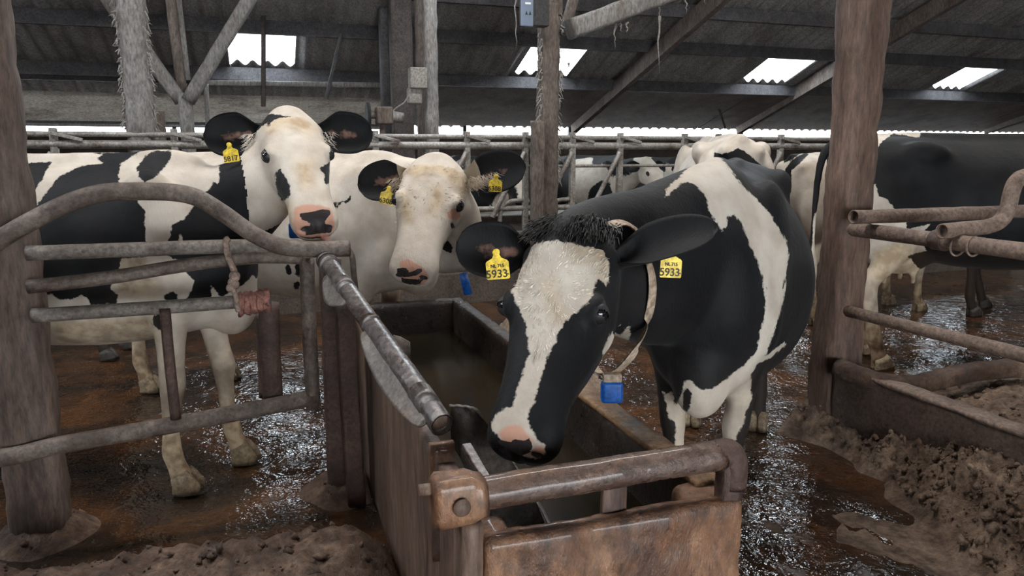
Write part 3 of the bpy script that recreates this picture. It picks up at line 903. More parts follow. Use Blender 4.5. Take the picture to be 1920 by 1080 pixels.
rail([(50, 475), (250, 468), (430, 462), (560, 462)], 0.0275, m='gate_grey')
rail([(52, 538), (200, 521), (330, 500), (430, 487), (500, 482), (568, 484)], 0.026, m='gate')
rail([(60, 592), (200, 583), (350, 573), (508, 561)], 0.0265, m='gate_grey')
rail([(-60, 868), (40, 852), (120, 833), (360, 790), (592, 745)], 0.034, m='gate')
rail([(309, 578), (318, 680), (330, 785)], 0.0205, 'strut', 'rust', v=GV + 0.03)
rail([(575, 482), (580, 620), (588, 765)], 0.030, 'end_post', 'gate')
rail([(504, 568), (507, 660), (512, 752)], 0.042, 'drop_post', 'rust', v=GV + 0.12)
rail([(488, 590), (490, 660), (494, 745)], 0.018, 'drop_post', 'rust', v=GV + 0.16)

p = pv(634, 880, 3.22)
post('gate_post', (p.x, p.y, -0.03), pv(618, 484, 3.22), 0.092, 0.09, M['rust'], 'dark red brown post at the end of the gate', 'posts beside the trough', power=5, wob=0.004, n=14)
p = pv(668, 945, 3.10)
post('gate_post', (p.x, p.y, -0.03), pv(645, 560, 3.10), 0.078, 0.08, M['rust'], 'rust brown post standing against the trough side', 'posts beside the trough', power=5, wob=0.004, n=14)

# rope and twine tied on the gate
rp_ = [pv(*q, GV - 0.0) for q in ((430, 447), (424, 452), (425, 468), (431, 490), (438, 506), (441, 516))]
t = thing('rope', rp_[0], 'knotted dirty rope hanging from the second rail of the gate', 'rope')
MB().sweep(catmull(rp_, 5), 0.0125, seg=10, wob=0.002, wscale=60).build('strand', M['rope'], t)
kn = MB()
for q, r in (((440, 518), 0.022), ((436, 530), 0.019), ((432, 540), 0.017), ((441, 533), 0.017)):
    kn.ball(pv(*q, GV - 0.01), (r, r * 0.8, r), seg=12, rings=8)
kn.build('knot', M['rope'], t)
MB().sweep(catmull([pv(*q, GV - 0.01) for q in ((436, 540), (442, 556), (444, 572), (447, 584))], 4), 0.010, seg=8).build('loose_end', M['rope'], t)
a_, b_ = pv(446, 571, GV + 0.05), pv(505, 562, GV + 0.05)
ax = (b_ - a_).normalized(); sd = Vector((0, 0, 1)).cross(ax)
hx = []
for i in range(230):
    f = i / 229
    rr = 0.037 + 0.010 * noise.noise(Vector((f * 9, 1, 0)))
    an = f * 2 * math.pi * 13
    q = a_.lerp(b_, f + 0.02 * math.sin(an * 0.37)) + sd * (rr * math.cos(an)) + Vector((0, 0, 1)) * (rr * math.sin(an))
    hx.append(q + Vector((noise.noise(q * 60), noise.noise(q * 50), noise.noise(q * 55))) * 0.012)
tw = MB().sweep(hx, 0.0085, seg=6)
for i in range(14):
    f = random.random(); an = random.uniform(0, 6.3)
    q = a_.lerp(b_, f) + sd * 0.04 * math.cos(an) + Vector((0, 0, 1)) * 0.04 * math.sin(an)
    e = q + Vector((random.uniform(-0.02, 0.02), random.uniform(-0.03, 0), random.uniform(-0.03, 0.02)))
    tw.sweep([q, q.lerp(e, 0.5) + Vector((0, 0, 0.006)), e], 0.005, seg=5)
tag(tw.build('twine', M['rope_red'], origin=a_), 'red brown twine wound round the end of the third gate rail', 'twine')

# ------------------------------------------------------------------ trough
def rough_box(mb, u0, u1, v0, v1, z0, z1, step=0.03, r=0.012, amp=0.004, sc=9.0, amp2=0.0):
    nu_, nv_, nz_ = (max(2, int((u1 - u0) / step)), max(2, int((v1 - v0) / step)), max(2, int((z1 - z0) / step)))
    idx = {}
    vs, fs = [], []

    def vert(i, j, k):
        key = (i, j, k)
        if key in idx: return idx[key]
        p = Vector((u0 + (u1 - u0) * i / nu_, v0 + (v1 - v0) * j / nv_, z0 + (z1 - z0) * k / nz_))
        q = Vector((min(max(p.x, u0 + r), u1 - r), min(max(p.y, v0 + r), v1 - r), min(max(p.z, z0 + r), z1 - r)))
        d = p - q
        if d.length > 0:
            nrm = d.normalized(); p = q + nrm * r
            p = p + nrm * (amp * noise.noise(p * sc) + amp2 * noise.noise(p * sc * 4))
        idx[key] = len(vs)
        vs.append(W(p.x, p.y, p.z))
        return idx[key]
    for j in range(nv_):
        for k in range(nz_):
            fs.append((vert(0, j, k), vert(0, j, k + 1), vert(0, j + 1, k + 1), vert(0, j + 1, k)))
            fs.append((vert(nu_, j, k), vert(nu_, j + 1, k), vert(nu_, j + 1, k + 1), vert(nu_, j, k + 1)))
    for i in range(nu_):
        for k in range(nz_):
            fs.append((vert(i, 0, k), vert(i + 1, 0, k), vert(i + 1, 0, k + 1), vert(i, 0, k + 1)))
            fs.append((vert(i, nv_, k), vert(i, nv_, k + 1), vert(i + 1, nv_, k + 1), vert(i + 1, nv_, k)))
    for i in range(nu_):
        for j in range(nv_):
            fs.append((vert(i, j, 0), vert(i, j + 1, 0), vert(i + 1, j + 1, 0), vert(i + 1, j, 0)))
            fs.append((vert(i, j, nz_), vert(i + 1, j, nz_), vert(i + 1, j + 1, nz_), vert(i, j + 1, nz_)))
    return mb.add(vs, fs)


TU0, TU1, TV0, TV1, RIM = 0.42, 1.10, 1.46, 4.26, 0.65
t = thing('water_trough', W(0.76, 2.8, 0), 'long rusty brown water trough the black and white cow drinks from', 'trough')
trough = t
fw = rough_box(MB(), TU0 + 0.008, TU1, TV0, TV0 + 0.058, -0.03, RIM, 0.018, 0.014, 0.006, 10, 0.003)
rough_box(fw, TU0 + 0.010, 0.505, TV0 + 0.03, TV0 + 0.14, 0.05, RIM - 0.006, 0.018, 0.016, 0.006, 10, 0.003)
rough_box(fw, 0.975, TU1 - 0.002, TV0 + 0.03, TV0 + 0.16, 0.05, RIM - 0.004, 0.018, 0.03, 0.006, 10, 0.003)
fw.build('front_wall', M['trough'], t)
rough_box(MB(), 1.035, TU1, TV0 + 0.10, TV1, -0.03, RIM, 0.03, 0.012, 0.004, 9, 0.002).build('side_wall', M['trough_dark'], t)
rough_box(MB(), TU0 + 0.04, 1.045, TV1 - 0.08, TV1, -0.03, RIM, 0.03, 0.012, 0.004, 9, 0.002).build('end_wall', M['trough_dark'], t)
rough_box(MB(), 0.398, 0.445, TV0 + 0.10, TV1 + 0.01, -0.03, 0.70, 0.035, 0.006, 0.004, 5, 0.0).build('side_plate', M['trough_plate'], t)
rough_box(MB(), 0.372, 0.425, TV0 + 0.0, TV0 + 0.085, -0.03, 0.70, 0.025, 0.008, 0.004, 9, 0.002).build('corner_post', M['trough_plate'], t)
rough_box(MB(), 0.378, 0.448, 1.80, 1.83, 0.42, 0.755, 0.025, 0.006, 0.003, 9, 0.0).build('upright', M['trough'], t)
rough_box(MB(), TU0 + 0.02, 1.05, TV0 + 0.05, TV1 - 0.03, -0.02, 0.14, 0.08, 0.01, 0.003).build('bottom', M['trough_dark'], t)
rough_box(MB(), 1.028, 1.108, TV0 + 0.11, 2.47, RIM - 0.012, RIM + 0.012, 0.02, 0.006, 0.003, 12, 0.001).build('edge_board', M['lip'], t)
rough_box(MB(), 1.045, 1.105, TV0 + 0.012, TV0 + 0.055, 0.60, 0.775, 0.02, 0.006, 0.003, 12, 0.001).build('bar_support', M['rust'], t)
rough_box(MB(), 0.735, 0.80, TV0 + 0.05, TV0 + 0.07, 0.48, 0.745, 0.02, 0.005, 0.002, 12, 0.001).build('bar_bracket', M['trough_plate'], t)
wm = MB()
wm.add([W(TU0 + 0.03, TV0 + 0.08, 0.46), W(1.045, TV0 + 0.08, 0.46), W(1.045, TV1 - 0.06, 0.46), W(TU0 + 0.03, TV1 - 0.06, 0.46)], [(0, 1, 2, 3)])
wm.build('water', M['water'], t, smooth=False)
# bar across the front, with its clamp
b0, b1 = pv(862, 932, 1.50), pv(1352, 852, 1.50)
MB().sweep([b0.lerp(b1, i / 30) for i in range(31)], 0.038, seg=20, wob=0.0025, wscale=14).build('front_bar', M['bar'], t)
MB().sweep(catmull([b1 - (b1 - b0).normalized() * 0.02, b1 + (b1 - b0).normalized() * 0.02, b1 + (b1 - b0).normalized() * 0.035 - Vector((0, 0, 0.03)), b1 + (b1 - b0).normalized() * 0.036 - Vector((0, 0, 0.09))], 4), 0.037, seg=18).build('bar_elbow', M['rust'], t)
bd = (b1 - b0).normalized()
cl = MB()
cc = pv(838, 935, 1.50)
cl.sweep([cc - bd * 0.035, cc - bd * 0.02, cc + bd * 0.05, cc + bd * 0.07, cc + bd * 0.085], [(0.036, 0.046), (0.047, 0.058), (0.046, 0.056), (0.042, 0.046), (0.040, 0.040)], seg=22, power=4.5, wob=0.009, wscale=20)
c_ = cl.build('clamp', M['trough'], t)
MB().ball(cc + bd * 0.02 - Y_ * 0.054, (0.020, 0.012, 0.020), X_, Y_).build('bolt', M['trough_plate'], c_)
MB().sweep([cc - bd * 0.062 + Vector((0, 0, 0.03)), cc - bd * 0.03 + Vector((0, 0, 0.028))], 0.013, seg=10).build('pin', M['trough_plate'], c_)

# guard pipe above the trough side, running back to the gate post
g0, g1 = pu(829, 797, 0.435), pv(610, 486, 3.02)
t2 = thing('guard_pipe', g0, 'shiny worn steel pipe above the left side of the trough, open end towards the camera', 'pipe')
gd = (g1 - g0).normalized()
MB().sweep([g0.lerp(g1, i / 24) for i in range(25)], 0.0345, seg=24, wob=0.0012, wscale=12, hollow0=0.005).build('tube', M['wet_steel'], t2)
for f, e, rr in ((0.065, 0.145, 0.0365), (0.50, 0.53, 0.0360), (0.74, 0.80, 0.0362), (0.935, 0.965, 0.041), (0.975, 0.99, 0.040)):
    MB().sweep([g0.lerp(g1, f), g0.lerp(g1, e)], rr, seg=24).build('sleeve', M['wet_steel'], t2)
MB().ball(g0 + gd * 0.030, (0.030, 0.014, 0.030), X_, gd, Vector((0, 0, 1))).build('mud_plug', M['trough_plate'], t2)


def sheet(rows, name, mat_, parent, thick=0.006, sub=2):
    n = len(rows[0])
    vs = [Vector(p) for r in rows for p in r]
    fs = [(j * n + i, j * n + i + 1, (j + 1) * n + i + 1, (j + 1) * n + i) for j in range(len(rows) - 1) for i in range(n - 1)]
    o = link_mesh(name, vs, fs, mat_, parent)
    if sub:
        m = o.modifiers.new('sub', 'SUBSURF'); m.levels = m.render_levels = sub
    m = o.modifiers.new('solid', 'SOLIDIFY'); m.thickness = thick; m.offset = 0
    return o


def along(f, du, dz):
    q = g0.lerp(g1, f)
    return q + Vector((math.cos(YAW), math.sin(YAW), 0)) * du + Vector((0, 0, dz))


# torn scraps of a plastic half pipe hanging below the guard pipe
fs_ = [0.02, 0.12, 0.25, 0.38, 0.48]
wv = [0.2, 0.5, 0.65, 0.5, 0.1]
sheet([[along(f, -0.030, 0.0) for f in fs_], [along(f, -0.036 - 0.012 * k, -0.035 * k) for f, k in zip(fs_, wv)], [along(f, -0.052 - 0.030 * k, -0.078 * k - 0.004) for f, k in zip(fs_, wv)]], 'torn_scrap', M['gutter'], t2)
fs_ = [0.66, 0.73, 0.80, 0.87]
wv = [0.1, 0.5, 0.75, 0.15]
sheet([[along(f, -0.028, 0.005) for f in fs_], [along(f, -0.04, -0.03 * k) for f, k in zip(fs_, wv)], [along(f, -0.050 - 0.03 * k, -0.095 * k) for f, k in zip(fs_, wv)]], 'torn_scrap', M['gutter'], t2)

# dark bent sheet standing in the trough, square bar lying against it
ra = [pu(845, 760, 0.475), pu(868, 763, 0.50), pu(893, 768, 0.53), pu(921, 808, 0.57), pu(948, 846, 0.59), pu(977, 892, 0.61), pu(1036, 990, 0.63)]
rb = [pu(846, 780, 0.472), pu(862, 795, 0.485), pu(880, 812, 0.50), pu(898, 850, 0.525), pu(918, 890, 0.545), pu(946, 936, 0.565), pu(996, 1022, 0.585)]
rc = [pu(846, 830, 0.468), pu(856, 845, 0.472), pu(866, 862, 0.476), pu(876, 892, 0.485), pu(890, 930, 0.495), pu(914, 972, 0.505), pu(954, 1048, 0.52)]
sh = sheet([ra, rb, rc], 'bent_sheet', M['flap'], None, 0.006, 1)
MB().sweep([p + Vector((noise.noise(p * 60), noise.noise(p * 50), noise.noise(p * 70))) * 0.004 for p in catmull(ra, 5)], 0.0045, seg=8).build('ragged_edge', M['gutter'], sh)
tag(sh, 'dark bent sheet with a ragged edge standing inside the trough', 'sheet')
q0, q1 = pu(874, 836, 0.466), pu(916, 908, 0.478)
tag(MB().beam(q0, q1, 0.026, 0.020).build('square_bar', M['wet_steel'], bevel=0.004, origin=q0), 'short wet square bar lying on the dark sheet in the trough', 'bar')
q = [pu(738, 628, 0.47), pu(752, 632, 0.50), pu(768, 642, 0.53)]
tag(sheet([[Vector(a) + Vector((0, 0, 0.0)) for a in q], [Vector(a) - Vector((0, 0, 0.10)) for a in q]], 'valve_cover', M['gutter'], None, 0.012, 0), 'small grey cover plate inside the trough behind the guard pipe', 'plate')

# ------------------------------------------------------------------ rails and kerb at right
RU = 2.86
o_ = W(RU, 2.4, 0)
t = thing('stall_rails', o_, 'mud covered tubular rails fixed to the thick brown post at right', 'rails')


def urail(px_, r, name, m, u=RU, **kw):
    pts = [pu(x, y, u) for x, y in px_]
    pts = catmull(pts, 6) if len(pts) > 2 else lerp_pts(pts[0], pts[1], 10)
    return MB().sweep(pts, r, seg=16, wob=0.002, wscale=15, **kw).build(name, M[m], t)


urail([(1578, 427), (1750, 449), (1990, 481)], 0.036, 'middle_rail', 'gate_tan')
urail([(1752, 449), (1774, 452)], 0.046, 'collar', 'rust')
urail([(1585, 582), (1990, 684)], 0.030, 'lower_rail', 'gate_tan')
ta = [pv(x, y, 2.92) for x, y in ((1600, 407), (1700, 404), (1810, 400), (1990, 394))]
MB().sweep(catmull(ta, 6), 0.0345, seg=18, wob=0.003, wscale=14, hollow0=0.006).build('upper_rail', M['gate_tan'], t)
tq = pu(1790, 455, RU)
vC = -tq.x * math.sin(YAW) + tq.y * math.cos(YAW)
tc_ = [pv(x, y, vC) for x, y in ((1766, 434), (1812, 429), (1850, 425), (1876, 414), (1889, 392), (1897, 360), (1906, 340), (1925, 330), (1990, 326))]
MB().sweep(catmull(tc_, 6), 0.0335, seg=18, hollow0=0.006).build('bent_tube', M['gate_tan'], t)
pc = pv(1806, 446, vC)
cp = MB().box(pc, (0.16, 0.09, 0.007), X_, Y_).build('clamp_plate', M['gate_tan'], t, bevel=0.002)
for x in (1795, 1826):
    q = pv(x, 447, vC)
    MB().ball(q + Vector((0, 0, 0.006)), 0.013, seg=10, rings=6).build('nut', M['rust'], cp)
    qq = pu(x, 462, RU)
    ub = [qq + X_ * (0.041 * math.cos(a)) + Vector((0, 0, 1)) * (0.041 * math.sin(a)) for a in [R(d) for d in range(0, 361, 20)]]
    MB().sweep(ub, 0.005, seg=8).build('u_bolt', M['gate_tan'], cp)

kb = MB()
rough_box(kb, KERB_U, KERB_U + 0.09, 0.2, 3.05, -0.03, KERB_Z, 0.03, 0.012, 0.006, 7, 0.003)
structure(kb.build('trim_5', M['rubber']))
kb = MB()
rough_box(kb, KERB_U - 0.006, KERB_U + 0.096, 0.2, 3.04, KERB_Z - 0.012, KERB_Z + 0.012, 0.03, 0.008, 0.005, 9, 0.003)
structure(kb.build('trim_6', M['gate_tan']))


def bed(u, v):
    return 0.315 + 0.05 * noise.noise(Vector((u * 1.5, v * 1.5, 0))) + 0.06 * sm((2.75 - v) / 1.2) * sm((u - 3.1) / 0.5)


o = mound('bedding', KERB_U + 0.095, 4.9, 0.6, 2.95, 0.03, bed, M['bedding'], 3.0, 0.026)
add_clods(o, 1500, 0.004, 0.020, 13, 0.2)
tag(o, 'sawdust bedding of the stall beyond the kerb at right', 'bedding', kind='stuff')
bb = [pz(x, y, z) for x, y, z in ((1570, 690, 0.40), (1640, 714, 0.385), (1700, 722, 0.385), (1760, 712, 0.40), (1840, 696, 0.42), (1990, 686, 0.44))]
o = MB().sweep(catmull(bb, 6), [(0.05, 0.045)] * 31, seg=14, power=3, wob=0.008, wscale=12).build('brisket_board', M['ledge'], origin=bb[0])
tag(o, 'muck covered board across the far end of the bedding at right', 'board')

# ------------------------------------------------------------------ cows
def loft(mb, rings):
    seg = len(rings[0]); n = len(rings)
    vs = [p for r in rings for p in r]
    fs = []
    for i in range(n - 1):
        for k in range(seg):
            a = i * seg + k; b = i * seg + (k + 1) % seg
            fs.append((a, b, b + seg, a + seg))
    fs.append(tuple(range(seg - 1, -1, -1)))
    fs.append(tuple((n - 1) * seg + k for k in range(seg)))
    return mb.add(vs, fs)


TORSO = [  # x, top, bottom, half width, upper squareness
    (-0.97, 1.33, 1.16, 0.07, 2.0), (-0.955, 1.375, 1.06, 0.13, 2.2), (-0.91, 1.405, 0.95, 0.19, 2.5), (-0.80, 1.425, 0.82, 0.235, 2.7),
    (-0.66, 1.435, 0.74, 0.262, 2.9), (-0.52, 1.435, 0.70, 0.275, 2.7), (-0.38, 1.425, 0.665, 0.295, 2.2), (-0.18, 1.415, 0.625, 0.345, 1.95),
    (0.05, 1.415, 0.60, 0.375, 1.85), (0.25, 1.42, 0.60, 0.362, 1.8), (0.42, 1.435, 0.615, 0.315, 1.75), (0.56, 1.445, 0.64, 0.272, 1.75),
    (0.68, 1.425, 0.665, 0.24, 1.8), (0.79, 1.36, 0.70, 0.205, 1.9), (0.87, 1.26, 0.76, 0.155, 2.0), (0.915, 1.12, 0.86, 0.09, 2.0)]

HEAD = [  # y along the nose, top, bottom, half width, lower narrowing
    (-0.050, -0.055, -0.12, 0.045, 0.9), (-0.035, -0.022, -0.17, 0.086, 0.88), (0.00, 0.000, -0.215, 0.110, 0.80), (0.06, 0.006, -0.255, 0.124, 0.72),
    (0.13, 0.006, -0.285, 0.131, 0.66), (0.20, 0.002, -0.298, 0.132, 0.62), (0.26, -0.004, -0.292, 0.122, 0.60), (0.32, -0.010, -0.272, 0.107, 0.60),
    (0.39, -0.016, -0.242, 0.093, 0.62), (0.46, -0.022, -0.216, 0.085, 0.66), (0.52, -0.028, -0.204, 0.086, 0.72), (0.565, -0.038, -0.198, 0.091, 0.78),
    (0.60, -0.052, -0.186, 0.087, 0.80), (0.622, -0.070, -0.166, 0.070, 0.85), (0.634, -0.090, -0.145, 0.044, 0.9)]


def arr(v): return np.array([[p[0], p[1], p[2]] for p in v], dtype=np.float64)


def poly_sd(P, poly):
    """signed distance of 2-d points to a polygon, positive inside"""
    A = np.array(poly); B = np.roll(A, -1, axis=0)
    d = np.full(len(P), 1e9); inside = np.zeros(len(P), bool)
    for a, b in zip(A, B):
        e = b - a; L = max(e @ e, 1e-12)
        t = np.clip(((P - a) @ e) / L, 0, 1)
        d = np.minimum(d, np.hypot(*(P - a - t[:, None] * e).T))
        cond = (a[1] > P[:, 1]) != (b[1] > P[:, 1])
        with np.errstate(divide='ignore', invalid='ignore'):
            xi = (b[0] - a[0]) * (P[:, 1] - a[1]) / (b[1] - a[1]) + a[0]
        inside ^= cond & (P[:, 0] < xi)
    return np.where(inside, d, -d)


def ear_mesh(root, tip, n, width, coat_base=0.05, white_to=0.0, inner=0.45):
    root, tip, n = Vector(root), Vector(tip), Vector(n)
    d = tip - root; L = d.length; d.normalize()
    n = (n - d * n.dot(d)).normalized(); s_ = d.cross(n).normalized()
    NS, NT = 18, 13
    vs, at = [], []
    for layer in (0, 1):
        for i in range(NS + 1):
            s = i / NS
            s1 = 0.16 + 0.84 * s
            w = width * max(0.0, 1 - abs(2 * s1 - 1.08) ** 2.5 / 0.82) ** 0.55 * (0.38 + 0.62 * sm(s / 0.42)) + 0.006
            for k in range(NT + 1):
                t = -1 + 2 * k / NT
                cup = (1 - t * t) * w * (0.55 * (1 - 0.5 * s) + 0.5 * (1 - sm(s / 0.4)))
                thick = 0.010 * (1 - abs(t)) ** 0.5 * (1.4 - s) + 0.003
                if s < 0.35: thick += 0.02 * (1 - s / 0.35)
                p = root + d * (L * s) + s_ * (w * t * (1.0 + 0.1 * s)) - n * cup + n * (0.018 * math.sin(s * 3.1))
                if layer: p = p - n * thick
                vs.append(p)
                mid = max(0, 1 - abs(t) / 0.7) * sm(s / 0.25) * sm((0.93 - s) / 0.3)
                at.append((coat_base if s > white_to else -0.05, inner * mid if layer == 0 else 0.0))
    fs = []
    k1 = NT + 1; off = (NS + 1) * k1
    for i in range(NS):
        for k in range(NT):
            a = i * k1 + k
            fs.append((a, a + 1, a + k1 + 1, a + k1))
            b = a + off
            fs.append((b, b + k1, b + k1 + 1, b + 1))
    for i in range(NS):
        a = i * k1; fs.append((a, a + k1, a + k1 + off, a + off))
        a = i * k1 + NT; fs.append((a, a + off, a + off + k1, a + k1))
    for k in range(NT):
        a = NS * k1 + k; fs.append((a, a + 1, a + 1 + off, a + off))
        a = k; fs.append((a, a + off, a + 1 + off, a + 1))
    return vs, fs, at


class Cow:
    def __init__(self, label, root, heading, scale=1.0, head=None, hs=1.05, voxel=0.009, group=None, category='cow', front=((0, 0), (0, 0)), hind=((0, 0), (0, 0)),
                 base='white', neck=None, udder=False, tail=None, ears=(None, None), belly=0.0, sag=0.0, dirt=1.0, body_smooth=34, seed=1, girth=1.0, neck_r=None, ear_w=0.072, wide=1.0, lid=0.25, jaw=1.0, iris=50):
        self.wide, self.lid, self.jaw, self.iris = wide, lid, jaw, iris
        self.fwd = Vector((heading[0], heading[1], 0)).normalized()
        self.left = Vector((-self.fwd.y, self.fwd.x, 0))
        self.s = scale
        self.root = Vector((root[0], root[1], 0))
        self.hs = hs
        if head:
            self.ht, self.hx, self.hn, self.hu = [Vector(h) for h in head]
        else:   # looking ahead
            self.hx = self.left.copy(); self.hn = (self.fwd * 0.75 + Vector((0, 0, -0.66))).normalized()
            self.hu = (self.fwd * 0.66 + Vector((0, 0, 0.75))).normalized()
            self.ht = self.T(1.28, 0, 1.42)
        self.thing = thing('dairy_cow', self.root, label, category, group)
        self.feet = []
        self.build(voxel, front, hind, neck, udder, tail, base, ears, sag, dirt, body_smooth, seed, girth, neck_r, ear_w)

    def T(self, x, y, z):
        return self.root + self.fwd * (x * self.s) + self.left * (y * self.s) + Vector((0, 0, z * self.s))

    def H(self, x, y, z):
        return self.ht + self.hx * (x * self.hs * self.wide) + self.hn * (y * self.hs) + self.hu * (z * self.hs)

    def build(self, voxel, front, hind, neck, udder, tail, base, ears, sag, dirt, body_smooth, seed, girth, neck_r, ear_w):
        T, H, s, hs = self.T, self.H, self.s, self.hs
        mb = MB()
        # trunk
        rings = []
        SEG = 36
        for x, zt, zb, w, nu_ in TORSO:
            if -0.5 < x < 0.85: zb = zb - sag
            zc = zb + 0.46 * (zt - zb)
            ring = []
            for k in range(SEG):
                a = 2 * math.pi * k / SEG
                ca, sa = math.cos(a), math.sin(a)
                e = nu_ if sa > 0 else 2.15
                yy = math.copysign(abs(ca) ** (2 / e), ca) * w * girth
                zz = math.copysign(abs(sa) ** (2 / e), sa)
                ring.append(T(x, yy, zc + zz * ((zt - zc) if sa > 0 else (zc - zb))))
            rings.append(ring)
        loft(mb, rings)
        up = Vector((0, 0, 1))
        L3 = (self.fwd, self.left, up)
        for sgn in (-1, 1):
            mb.ball(T(-0.52, sgn * 0.205, 1.325), (0.17 * s, 0.07 * s, 0.085 * s), *L3)             # hook bone
            mb.ball(T(-0.91, sgn * 0.11, 1.33), (0.07 * s, 0.05 * s, 0.06 * s), *L3)                 # pin bone
            mb.ball(T(-0.72, sgn * 0.165, 1.02), (0.22 * s, 0.115 * s, 0.34 * s), *L3)               # thigh
            mb.ball(T(0.56, sgn * 0.185, 1.08), (0.17 * s, 0.095 * s, 0.32 * s), *L3)                # shoulder
            mb.ball(T(0.66, sgn * 0.18, 0.90), (0.13 * s, 0.085 * s, 0.16 * s), *L3)
        mb.ball(T(0.55, 0, 1.40), (0.20 * s, 0.07 * s, 0.075 * s), *L3)                              # withers
        mb.ball(T(0.80, 0, 0.80 - sag), (0.13 * s, 0.11 * s, 0.17 * s), *L3)                               # brisket
        mb.sweep([T(-0.95, 0, 1.405), T(-0.5, 0, 1.425), T(0, 0, 1.415), T(0.5, 0, 1.42)], 0.045 * s, seg=10)
        # legs
        self.hooves = []
        for sgn, (dx, dy) in zip((1, -1), front):
            y0 = 0.165 * sgn
            P = [(0.58, y0 * 1.1, 1.02, 0.105, 0.085), (0.60 + dx * 0.1, y0 * 1.1, 0.84, 0.10, 0.08), (0.605 + dx * 0.35, y0 + dy * 0.3, 0.68, 0.072, 0.060), (0.605 + dx * 0.55, y0 + dy * 0.5, 0.54, 0.056, 0.050),
                 (0.61 + dx * 0.7, y0 + dy * 0.65, 0.46, 0.057, 0.052), (0.60 + dx * 0.78, y0 + dy * 0.72, 0.385, 0.043, 0.040), (0.595 + dx * 0.9, y0 + dy * 0.9, 0.26, 0.036, 0.033), (0.595 + dx, y0 + dy, 0.165, 0.045, 0.042),
                 (0.61 + dx, y0 + dy, 0.115, 0.040, 0.038), (0.63 + dx, y0 + dy, 0.055, 0.049, 0.047)]
            mb.sweep([T(*p[:3]) for p in P], [(p[4] * s, p[3] * s) for p in P], seg=18, up=self.fwd)
            self.hooves.append((T(0.64 + dx, y0 + dy, 0), 1.0))
        for sgn, (dx, dy) in zip((1, -1), hind):
            y0 = 0.175 * sgn
            P = [(-0.68, y0 * 0.95, 1.10, 0.20, 0.10), (-0.60, y0 * 1.1, 0.90, 0.165, 0.10), (-0.62 + dx * 0.2, y0 * 1.05, 0.76, 0.115, 0.075), (-0.72 + dx * 0.5, y0 + dy * 0.5, 0.64, 0.075, 0.052),
                 (-0.80 + dx * 0.65, y0 + dy * 0.65, 0.55, 0.062, 0.046), (-0.80 + dx * 0.75, y0 + dy * 0.75, 0.46, 0.050, 0.042), (-0.775 + dx * 0.9, y0 + dy * 0.9, 0.30, 0.041, 0.036), (-0.755 + dx, y0 + dy, 0.175, 0.048, 0.044),
                 (-0.735 + dx, y0 + dy, 0.12, 0.042, 0.039), (-0.715 + dx, y0 + dy, 0.055, 0.050, 0.047)]
            mb.sweep([T(*p[:3]) for p in P], [(p[4] * s, p[3] * s) for p in P], seg=18, up=self.fwd)
            self.hooves.append((T(-0.705 + dx, y0 + dy, 0), 1.0))
        if udder:
            mb.ball(T(-0.50, 0, 0.76), (0.25 * s, 0.16 * s, 0.19 * s), *L3)
            for sx in (-0.62, -0.44):
                for sy in (-0.08, 0.08):
                    mb.sweep([T(sx, sy, 0.62), T(sx, sy, 0.565), T(sx, sy, 0.52)], [0.026 * s, 0.022 * s, 0.016 * s], seg=10, up=(1, 0, 0))
        if tail:
            tp = catmull([T(*p) for p in tail], 6)
            mb.sweep(tp, [(0.042 - 0.020 * min(1, i / (len(tp) * 0.7)) + 0.022 * sm((i / len(tp) - 0.72) / 0.15) - 0.026 * sm((i / len(tp) - 0.9) / 0.1)) * s for i in range(len(tp))], seg=10, up=self.fwd)
        # neck
        nk = [T(0.40, 0, 1.10), T(0.68, 0, 1.13)] + ([Vector(p) for p in neck] if neck else [T(0.98, 0, 1.24)]) + [H(0, 0.02, -0.13), H(0, 0.13, -0.14)]
        rr = neck_r or ([(0.17, 0.30), (0.15, 0.27)] + [(0.115, 0.20)] * (len(nk) - 4) + [(0.082, 0.125), (0.07, 0.10)])
        nr = [(a * s, b * s) for a, b in rr]
        self.neck_pts = nk
        mb.sweep(catmull(nk, 6), resample_r(nr, len(nk), 6), seg=24)
        # head
        rings = []
        SEG = 28
        for y, zt, zb, w, nar in HEAD:
            ring = []
            zb = zb * (1 + (self.jaw - 1) * sm((0.60 - y) / 0.3))
            zc = zt + (zb - zt) * 0.42
            for k in range(SEG):
                a = 2 * math.pi * k / SEG
                ca, sa = math.cos(a), math.sin(a)
                e = 2.7 if sa > 0 else 2.2
                xx = math.copysign(abs(ca) ** (2 / e), ca) * w
                zz = math.copysign(abs(sa) ** (2 / e), sa)
                if sa < 0: xx *= 1 + (nar - 1) * (-zz) ** 0.8
                ring.append(H(xx, y, zc + zz * ((zt - zc) if sa > 0 else (zc - zb))))
            rings.append(ring)
        loft(mb, rings)
        HB = (self.hx, self.hn, self.hu)
        mb.ball(H(0, -0.025, -0.04), (0.085 * hs, 0.045 * hs, 0.052 * hs), *HB)
        for sgn in (-1, 1):
            mb.ball(H(sgn * 0.106, 0.228, -0.045), (0.030 * hs, 0.046 * hs, 0.038 * hs), *HB)        # brow and orbit
            mb.ball(H(sgn * 0.078, 0.30, -0.09), (0.025 * hs, 0.07 * hs, 0.03 * hs), *HB)            # cheek ridge
            mb.ball(H(sgn * 0.076, 0.16, -0.19 * self.jaw), (0.035 * hs, 0.085 * hs, 0.07 * hs), *HB)           # jaw muscle
            mb.ball(H(sgn * 0.052, 0.588, -0.085), (0.032 * hs, 0.035 * hs, 0.030 * hs), *HB)        # nostril wing
            mb.ball(H(sgn * 0.098, 0.045, -0.075), (0.045 * hs, 0.035 * hs, 0.035 * hs), *HB)        # ear root
        # one skin: voxel remesh, then smoothing
        me = bpy.data.meshes.new('tmp')
        c0 = self.root
        me.from_pydata([p - c0 for p in mb.v], [], mb.f)
        ob = bpy.data.objects.new('tmp', me); col.objects.link(ob)
